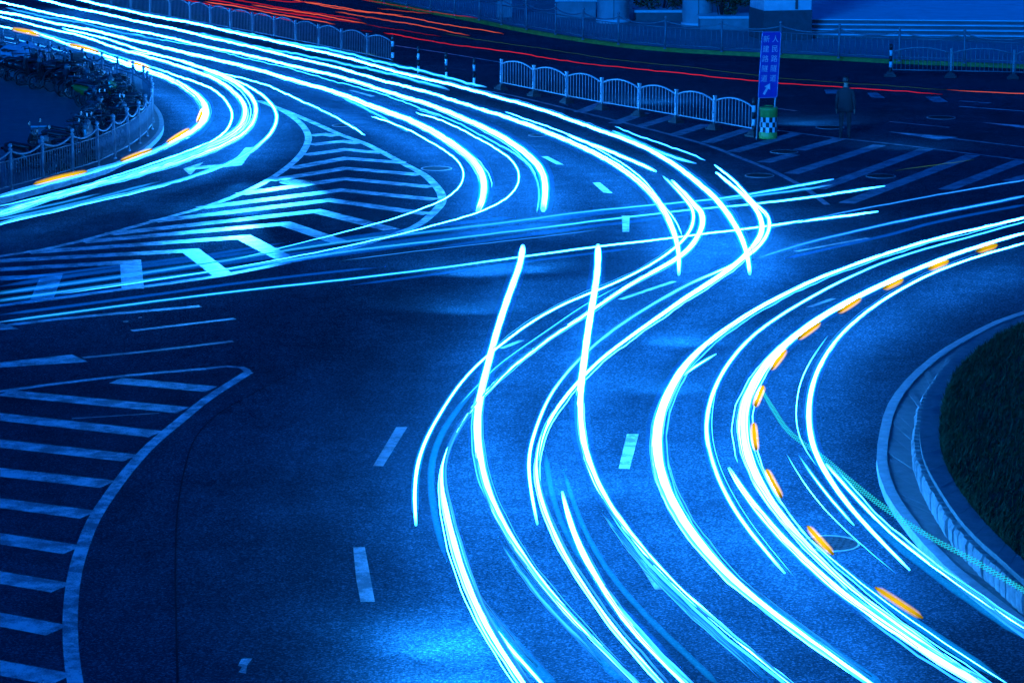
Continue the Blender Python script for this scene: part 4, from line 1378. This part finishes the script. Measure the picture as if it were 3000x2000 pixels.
trail('wide cyan band under the left right-hand curve near the lower border', '7: 330,830,30 480,960,70 680,1110,96 880,1260,104 1100,1410,108 1300,1550,110 1400,1620,110', glow=.5, **B_)
trail('fine white line down the middle of the wide cyan band', '7: 460,1000,4 680,1150 880,1290,5 1080,1440 1270,1580,5', b=.6, glow=0)
trail('cyan band alongside the branch near the lower border', '6: 900,900,14 1000,1060,40 1120,1220,56 1260,1370,64 1400,1520,70 1500,1620,74', glow=.4, **B_)
# --- short pieces near the gore
trail('short bright cyan trail above the topmost long trail near the barrier', '2: 1870,905,16 2000,960 2200,1050 2350,1112 | 3: 92,1128,16', b=.45, glow=.9, gk=2.2)
trail('short thin pale line just below the barrier feet', '2: 1885,875,7 2100,952 2350,1040 | 3: 155,1107,8', b=.5, glow=.6, glowkind='blue', gk=2.6, wig=1.6)
trail('short white trail between the first and second long trails', '2: 1560,930,16 1750,1005 1950,1085,20 2168,1178,18', b=1, gk=2.2)
# --- trails crossing almost level
trail('long thin level trail crossing the whole junction', 'M: -60,1448,9 0,1440 500,1372 1000,1308 1500,1242 2000,1190 2240,1165 | 4: 400,470,9 800,420 1200,366 1500,322 1900,268 2300,228 | 5: 0,212 400,175 620,142,12 900,105 1150,72 1345,47,14', b=(.10, .12, .25, .6, .8, 1, 1.2), glow=.6, gk=2.2, z=.6)
trail('cyan level trail ending on the hatched gore, upper of two', '3: 1040,1236,14 700,1292 400,1350 0,1398 | 2: 1900,1432,10 1500,1478 1000,1548 | 4: 500,195,12 0,255 | M: 1500,1032,12 800,1142 0,1250 -60,1258,12', b=(.5, .35, .10, .08, .06, .05, .04), glow=.45, gk=2.2, glowkind='white', z=.6)
trail('cyan level trail ending on the hatched gore, lower of two', '3: 1392,1283,14 1000,1340 600,1395 200,1432 0,1447 | 4: 2350,42,10 1900,92 1500,142 1000,202 500,267 0,322 | M: 1700,1066,12 1000,1160 0,1300 -60,1308,12', b=(.6, .6, .3, .10, .07, .07, .06, .04), glow=.45, gk=2.2, z=.6)
trail('dim parallel streak just below the upper cyan level trail', '3: 1030,1272,12 600,1337 200,1392,10', b=.10, glow=.4, z=.6)
trail('faint blue streak below the level trails', '4: 0,385,7 500,322 1200,242 1800,166,6', b=.06, glow=.2, glowkind='blue', z=.6)
for lb, tx in (('faint level blue veil over the front chevron bars, upper', 'M: -60,1215,26 500,1130 1000,1070 1500,1005 2000,930 | 4: 200,205,22 700,140 1200,85'),
               ('faint level blue veil over the front chevron bars, middle', 'M: -60,1262,34 500,1178 1000,1115 1500,1050 2000,985 | 4: 300,262,26 900,195 1500,120'),
               ('faint level blue veil over the front chevron bars, lower', 'M: -60,1310,20 600,1222 1200,1140 1800,1050 | 4: 100,330,20 800,235'),
               ('faint blue veil low beside the long thin level trail', 'M: -60,1400,18 600,1318 1300,1222 2000,1130 | 4: 300,425,14'),
               ('soft blue veil crossing the junction towards the gore', '4: 1300,120,24 1800,55 2300,0 | 5: 0,20,20 300,-40 700,-100'),
               ('soft blue veil under the broad blue line on the right', '3: 2420,1400,16 2000,1480 1700,1530 | 5: 1500,190,18 1000,300 700,372')):
    trail(lb, tx, core=False, glow=.36, gk=1.5, glowkind='blue', z=.6, flat=.6)
for lb, tx in (('pale blue veil brushing the front chevron tips', 'M: -60,1335,14 500,1262 1100,1180 1600,1100 2100,1000 | 4: 200,240,16 700,172 1300,108 1900,30'),
               ('pale blue veil across the lane lines at the left border', 'M: -60,1180,16 400,1118 900,1058 1400,1000 1900,915'),
               ('pale blue veil over the middle of the junction', '4: 600,300,22 1200,222 1700,150 2300,80 | 5: 200,30,18'),
               ('thin blue veil under the long thin level trail', '4: 0,560,14 500,500 1000,430 1500,360 2000,300')):
    trail(lb, tx, core=False, glow=.36, gk=1.5, glowkind='blue', z=.6, flat=.6)
# --- right-hand curves
trail('thin blue line running out to the right border', '3: 2420,1228,8 2351,1240 2000,1300 1500,1390 1000,1480 700,1552 | 5: 450,195,7', b=.10, glow=.35, glowkind='blue')
trail('broad blue line below the thin blue one on the right', '3: 2420,1336,14 2351,1350 2000,1422 1600,1502 | 5: 1500,112,14 1000,222 700,302 480,382,12', b=.09, glow=.6, glowkind='blue')
trail('left curve of the right-hand group, very thick at its bend', '5: 2420,72,14 2350,90 2100,150 1800,215,18 1500,300 1250,385 1000,475,22 750,590 500,720,28 300,850 100,1010,40 0,1110 | 4: 2255,1290,62 2195,1410,70 2172,1568 | 6: 2172,0,78 2190,120 2242,260,72 2350,450 | 7: 120,612,60 250,772 380,902,44 500,1002 700,1142,30 900,1290 1100,1432,26 1310,1575,24 1420,1660', fil=4, gk=1.6)
trail('slim second curve of the right-hand group ending short', '5: 2420,100,8 2350,118 1900,240 1500,352,11 1100,520 800,682,16 500,880 380,1002,22 280,1132 210,1272,28 170,1402 155,1568,32 | 7: 186,0,30 222,120 292,270 380,420,28 500,580 620,722 702,812,20', b=(.4, .5, 1, 1, 1), fil=2, gk=1.9)
trail('short fork off the left curve of the right-hand group', '5: 0,1175,18 100,1085 230,1027,10', b=.9, gk=2.0)
trail('thickest main curve of the right-hand group', '5: 2420,178,16 2351,196 2100,265,22 1800,365 1500,490,34 1200,635 950,770,44 750,920 600,1060,58 490,1222 422,1382,78 402,1500 | 7: 438,-10,82 490,130 570,290,72 680,430,60 800,560,46 960,740,34 1150,910 1400,1110,22 1650,1290 1900,1455 2080,1580,18 2180,1650', fil=4, gk=1.6)
trail('ragged white branch joining the main right-hand curve', '7: 320,90,28 400,230,46 500,370 620,500,54 760,650 900,790,56 1050,915 1200,1035,54 1400,1185 1650,1345,44 1900,1492 2040,1575,40 2160,1645', fil=3, gk=1.7)
trail('blue band beside the main right-hand curve', '7: 800,520,20 1000,715,40 1300,942,62 1600,1160,74 1900,1352 2120,1500,80 2280,1600', core=False, glow=.55, gk=1.15, glowkind='white', flat=.5, z=.55)
trail('fine white line riding on the blue band', '7: 800,505,5 1000,700 1300,935,6 1600,1160 1900,1362 2100,1492 2240,1575,7', b=.9, glow=.3, wig=1.8)
trail('rightmost white curve ending just short of the kerb', '5: 2420,246,10 2351,265 2100,335 1800,432,14 1500,580 1300,710,18 1100,880 980,1040,28 900,1202 866,1382,38 872,1568 | 7: 912,0,44 972,100 1062,250,36 1182,400 1352,582,24 1482,712 1562,788,18', fil=2, gk=1.8)
trail('trail beside the kerb running out of the lower right corner', '7: 990,62,24 1100,182,30 1232,332,22 1402,520 1602,680,14 1802,830 2052,1002,13 2351,1192 2480,1275,13', fil=3, gk=2.2)
trail('wide cyan band under the kerbside trail', '7: 1180,345,24 1400,560,44 1600,730,56 1802,870 2052,1052,70 2351,1245 2480,1330,80', core=False, glow=.5, gk=1.15, flat=.45, z=.5)
trail('thin outer hairline curving past the large manhole', '7: 718,-5,5 732,20 820,182 960,360,6 1100,500 1252,642 1470,812,4', b=(.5, .8, .6, .3), glow=.2)
trail('thin hairline hugging the inside of the rightmost curve', '5: 1000,900,5 880,1070 810,1202 780,1382 772,1500,6 | W: 178,560 190,615 225,665 262,700,4', b=(.3, .8, .8, .5), glow=.2)
trail('cyan spur starting inside the rightmost curve', '7: 800,0,8 850,92 930,200,16 1040,330 1180,480,14', b=(.25, .7, 1, .7), glow=.7, gk=2.2)
trail('hairline white trail beside the slim second curve', '5: 230,1270,5 200,1400 195,1568 | 7: 225,0 270,130 350,290 460,460 600,640 760,825,4', b=.5, glow=.15)
# --- indicator flashes
def flashes(label, segs, z, wpx, b=1.0):
    o = thing('indicator_trail', label, 'light trail', (0, 0, 0), 0, 'indicator flashes')
    for s in segs:
        tr = trace(s)
        P0 = [G(x, y, z) for x, y, _ in tr]
        P, R = catmull(P0, .12, [wpx * K9 / PXM(p) / 2 for p in P0])
        mb = MB()
        R = [r * max(.12, math.sin(math.pi * (i + .5) / len(R)) ** .22) for i, r in enumerate(R)]
        mb.tube(P, R, 8)
        me = mb.mesh('flash', LAMP['amber'], True)
        a = me.attributes.new('brightness', 'FLOAT', 'POINT')
        pj = [rnd.uniform(.35, 1.25) for _ in range(8)]
        kk_ = len(me.vertices) // 8
        a.data.foreach_set('value', [b * pj[i % 8] * (.12 + .88 * math.sin(math.pi * (i // 8 + .5) / kk_) ** .6) for i in range(len(me.vertices))])
        f = link('flash', me, o)
        mb = MB()
        rs = [r * 2.1 + .01 for r in R]
        rs[0] = rs[-1] = .003
        mb.tube(P, rs, 8)
        mb.build('glow', glow_material('amber', .5 * b / (2 * sum(rs) / len(rs))), f, True)
flashes('row of amber indicator flashes along the main right-hand curve',
        ['5: 2165,277 2095,297 2025,318', '5: 1828,387 1762,412 1695,440', '5: 1515,512 1450,542 1385,575', '5: 1225,640 1150,688 1072,738', '5: 945,812 872,863 795,920',
         '5: 708,1000 660,1062 610,1130', '5: 555,1250 525,1312 500,1385', 'V: 1731,972 1733,1003 1737,1034', '7: 578,100 625,195 680,288', '7: 862,490 945,585 1035,680', '7: 1330,910 1490,1015 1650,1118'], 0.78, 25, 1.1)
flashes('row of amber indicator flashes along the plaza curve', ['1: 82,200 180,218 278,243', '1: 470,308 580,333 678,362', '1: 882,425 960,446 1030,475', '1: 1398,752 1385,790 1362,842',
         '1: 1303,890 1230,935 1150,985', '1: 1048,1030 940,1068 832,1110', '1: 600,1180 420,1220 232,1270'], 0.90, 17, 1.2)
# --- zigzag LED
def zigzag():
    tr = trace('5: 525,1240,12 620,1400,22 740,1568,24 | 7: 960,10,26 1150,172 1400,368,30 1700,560 2000,722,32 2351,930 2480,1005,32')
    P0 = [G(x, y, 0.5) for x, y, _ in tr]
    P, R = catmull(P0, .042, [q / PXM(p) / 2 for (_, _, q), p in zip([(a, b, c if c else 28 * K9) for a, b, c in tr], P0)])
    o = thing('led_zigzag_trail', 'teal zigzag light line crossing the kerb diagonally', 'light trail', (0, 0, 0), 0, 'light trails of passing vehicles')
    off = offset(P, 1.0)
    for ph in (0, 1):
        pts = []
        for i in range(0, len(P), 2):
            sgn = 1 if (i // 2 + ph) % 2 else -1
            pts.append(P[i] + Vector((0.5, 0.0, 0.5)).normalized() * sgn * R[i] + (off[i] - P[i]) * sgn * R[i] * .5)
        mb = MB()
        mb.tube(pts, .0045, 4)
        me = mb.mesh('strand', LAMP['teal'], True)
        a = me.attributes.new('brightness', 'FLOAT', 'POINT')
        a.data.foreach_set('value', [1.25] * len(me.vertices))
        link('strand', me, o)
zigzag()
# --- tail lights on the far carriageway
R_ = dict(z=0.85, group='red tail light trails on the far carriageway', wig=1.0)
trail('long thin red trail running past behind the blue sign', '2: 290,228,10 600,282 900,325 1200,365,8 1500,415 1800,450 2100,485 2351,508 | 3: 250,535,9 520,558 690,572 1000,598,9 1300,618 1790,650,7', kind='red', b=.85, glow=.25, **R_)
trail('short red trail at the right border of the far carriageway', '3: 1820,620,7 2100,635 2351,650 2500,660,9', kind='coral', b=.8, glow=.3, glowkind='red', **R_)
for lb, tx, kd, bb in (
        ('red trail in the middle of the far red bundle, ending farthest along', 'Q: 640,-5,11 900,45 1200,92 1500,126 1800,181 2100,231 2290,262,10', 'coral', .75),
        ('red trail just below the farthest-reaching one', 'Q: 1000,95,12 1300,140 1600,190 1900,250 2030,272,10', 'coral', .9),
        ('orange-red trail ending above the arched barrier', 'Q: 360,38,13 600,75 900,122 1100,160 1240,181,12', 'coral', .9),
        ('short red trail high in the far red bundle', 'Q: 1320,64,10 1500,84 1730,110,9', 'coral', .7),
        ('topmost thin red trail beside the far kerb', 'Q: 1200,-2,7 1500,50 1800,100 2090,143,6', 'red', .7),
        ('orange trail seen over the arch tops', 'Q: 0,15,12 300,62 600,118 850,162 1000,188,10', 'coral', 1.1),
        ('red trail bunched behind the arches, upper', 'Q: -200,-50,14 0,-10 200,28 500,82 800,128 1000,160,10', 'red', .9),
        ('red trail bunched behind the arches, lower', 'Q: -260,-20,12 0,32 300,90 560,140 700,168,9', 'red', .8),
        ('deep red trail through the upper bundle', 'Q: 200,-5,14 500,48 800,96 1050,132 1200,158,10', 'red', .75),
        ('orange streak within the red bundle', 'Q: 780,18,9 1000,52 1250,92 1520,119,8', 'coral', 1.0),
        ('faint red streak nearest the median gap', 'Q: 1240,190,7 1500,235 1810,283,6', 'red', .35),
        ('red streak at the very top border', 'Q: 420,-10,12 700,25 860,20', 'red', .7),
        ('dull red streak above the arches end', 'Q: 640,95,9 800,120 1000,152 1200,182,8', 'red', .55)):
    trail(lb, tx, kind=kd, b=bb * .85, glow=.3, glowkind='red', gk=3.0, **R_)
trail('short red stub over the arched barrier end', 'Q: 1200,235,9 1280,243,9', kind='red', b=.8, glow=.2, **R_)
trail('tiny green streak across the arched barrier', 'Q: 1195,402,5 1260,412 1330,426,4', kind='green', b=.8, glow=0, z=.6)
trail('thin greenish hairline on the hatched gore', '3: 1460,1175,3 1740,1138 2005,1102,3', kind='green', b=.5, glow=0, z=.6)
trail('thin pale hairline along the far kerb lane', '2: 700,235,3 1000,280 1500,355 2000,425 2351,460,3 | 3: 500,520 1200,580 1830,620,3', kind='green', b=.25, glow=0, z=.6)

# ================================================================== unseen headlamp beams and pools of turning vehicles, plus added far-road fill
def headlamp(px, py, tx, ty, watts, deg, z=0.7, blend=.8):
    L = bpy.data.lights.new('headlamp_or_fill_spot', 'SPOT')
    L.energy = watts
    L.color = (0.02, 0.30, 1.0)
    L.spot_size = math.radians(deg)
    L.spot_blend = blend
    L.shadow_soft_size = 0.12
    o = bpy.data.objects.new('headlamp_or_fill_spot', L)
    COL.objects.link(o)
    a, b = G(px, py, z), G(tx, ty, 0.0)
    o.location = a
    o.rotation_euler = (b - a).to_track_quat('-Z', 'Y').to_euler()
V_ = 3000 / 2352.0

def fan(px, py, targets, watts, deg=8.0, z=0.7):
    for tx, ty in targets:
        headlamp(px * V_, py * V_, tx * V_, ty * V_, watts, deg, z, blend=1.0)
fan(632, 290, ((690, 440), (600, 450), (500, 460)), 24000, 15, 1.0)
fan(560, 362, ((560, 540), (480, 570), (400, 575)), 20000, 14, 1.0)
fan(1000, 1330, ((1040, 1460),), 1100, 150, 0.9)  # wide spots added ahead of the trail ends for the pools of light
fan(1015, 1420, ((1050, 1540),), 900, 150, 0.9)
fan(1035, 1510, ((1070, 1600),), 700, 150, 0.9)
fan(1095, 540, ((1090, 600),), 900, 150, 0.9)
fan(1090, 620, ((1085, 680),), 500, 150, 0.9)
fan(1210, 530, ((1200, 600),), 500, 150, 0.9)
fan(1565, 690, ((1565, 740),), 900, 150, 0.9)
fan(1540, 790, ((1530, 860),), 500, 150, 0.9)
fan(1340, 1000, ((1330, 1100),), 500, 150, 0.9)
fan(560, 410, ((520, 470),), 900, 150, 0.9)
# added fill lamps brightening the far carriageway, set where the red trails run
fan(1500, 170, ((1500, 185),), 450, 160, 1.0)
fan(1850, 215, ((1850, 230),), 450, 160, 1.0)
fan(2080, 235, ((2080, 250),), 250, 160, 1.4)
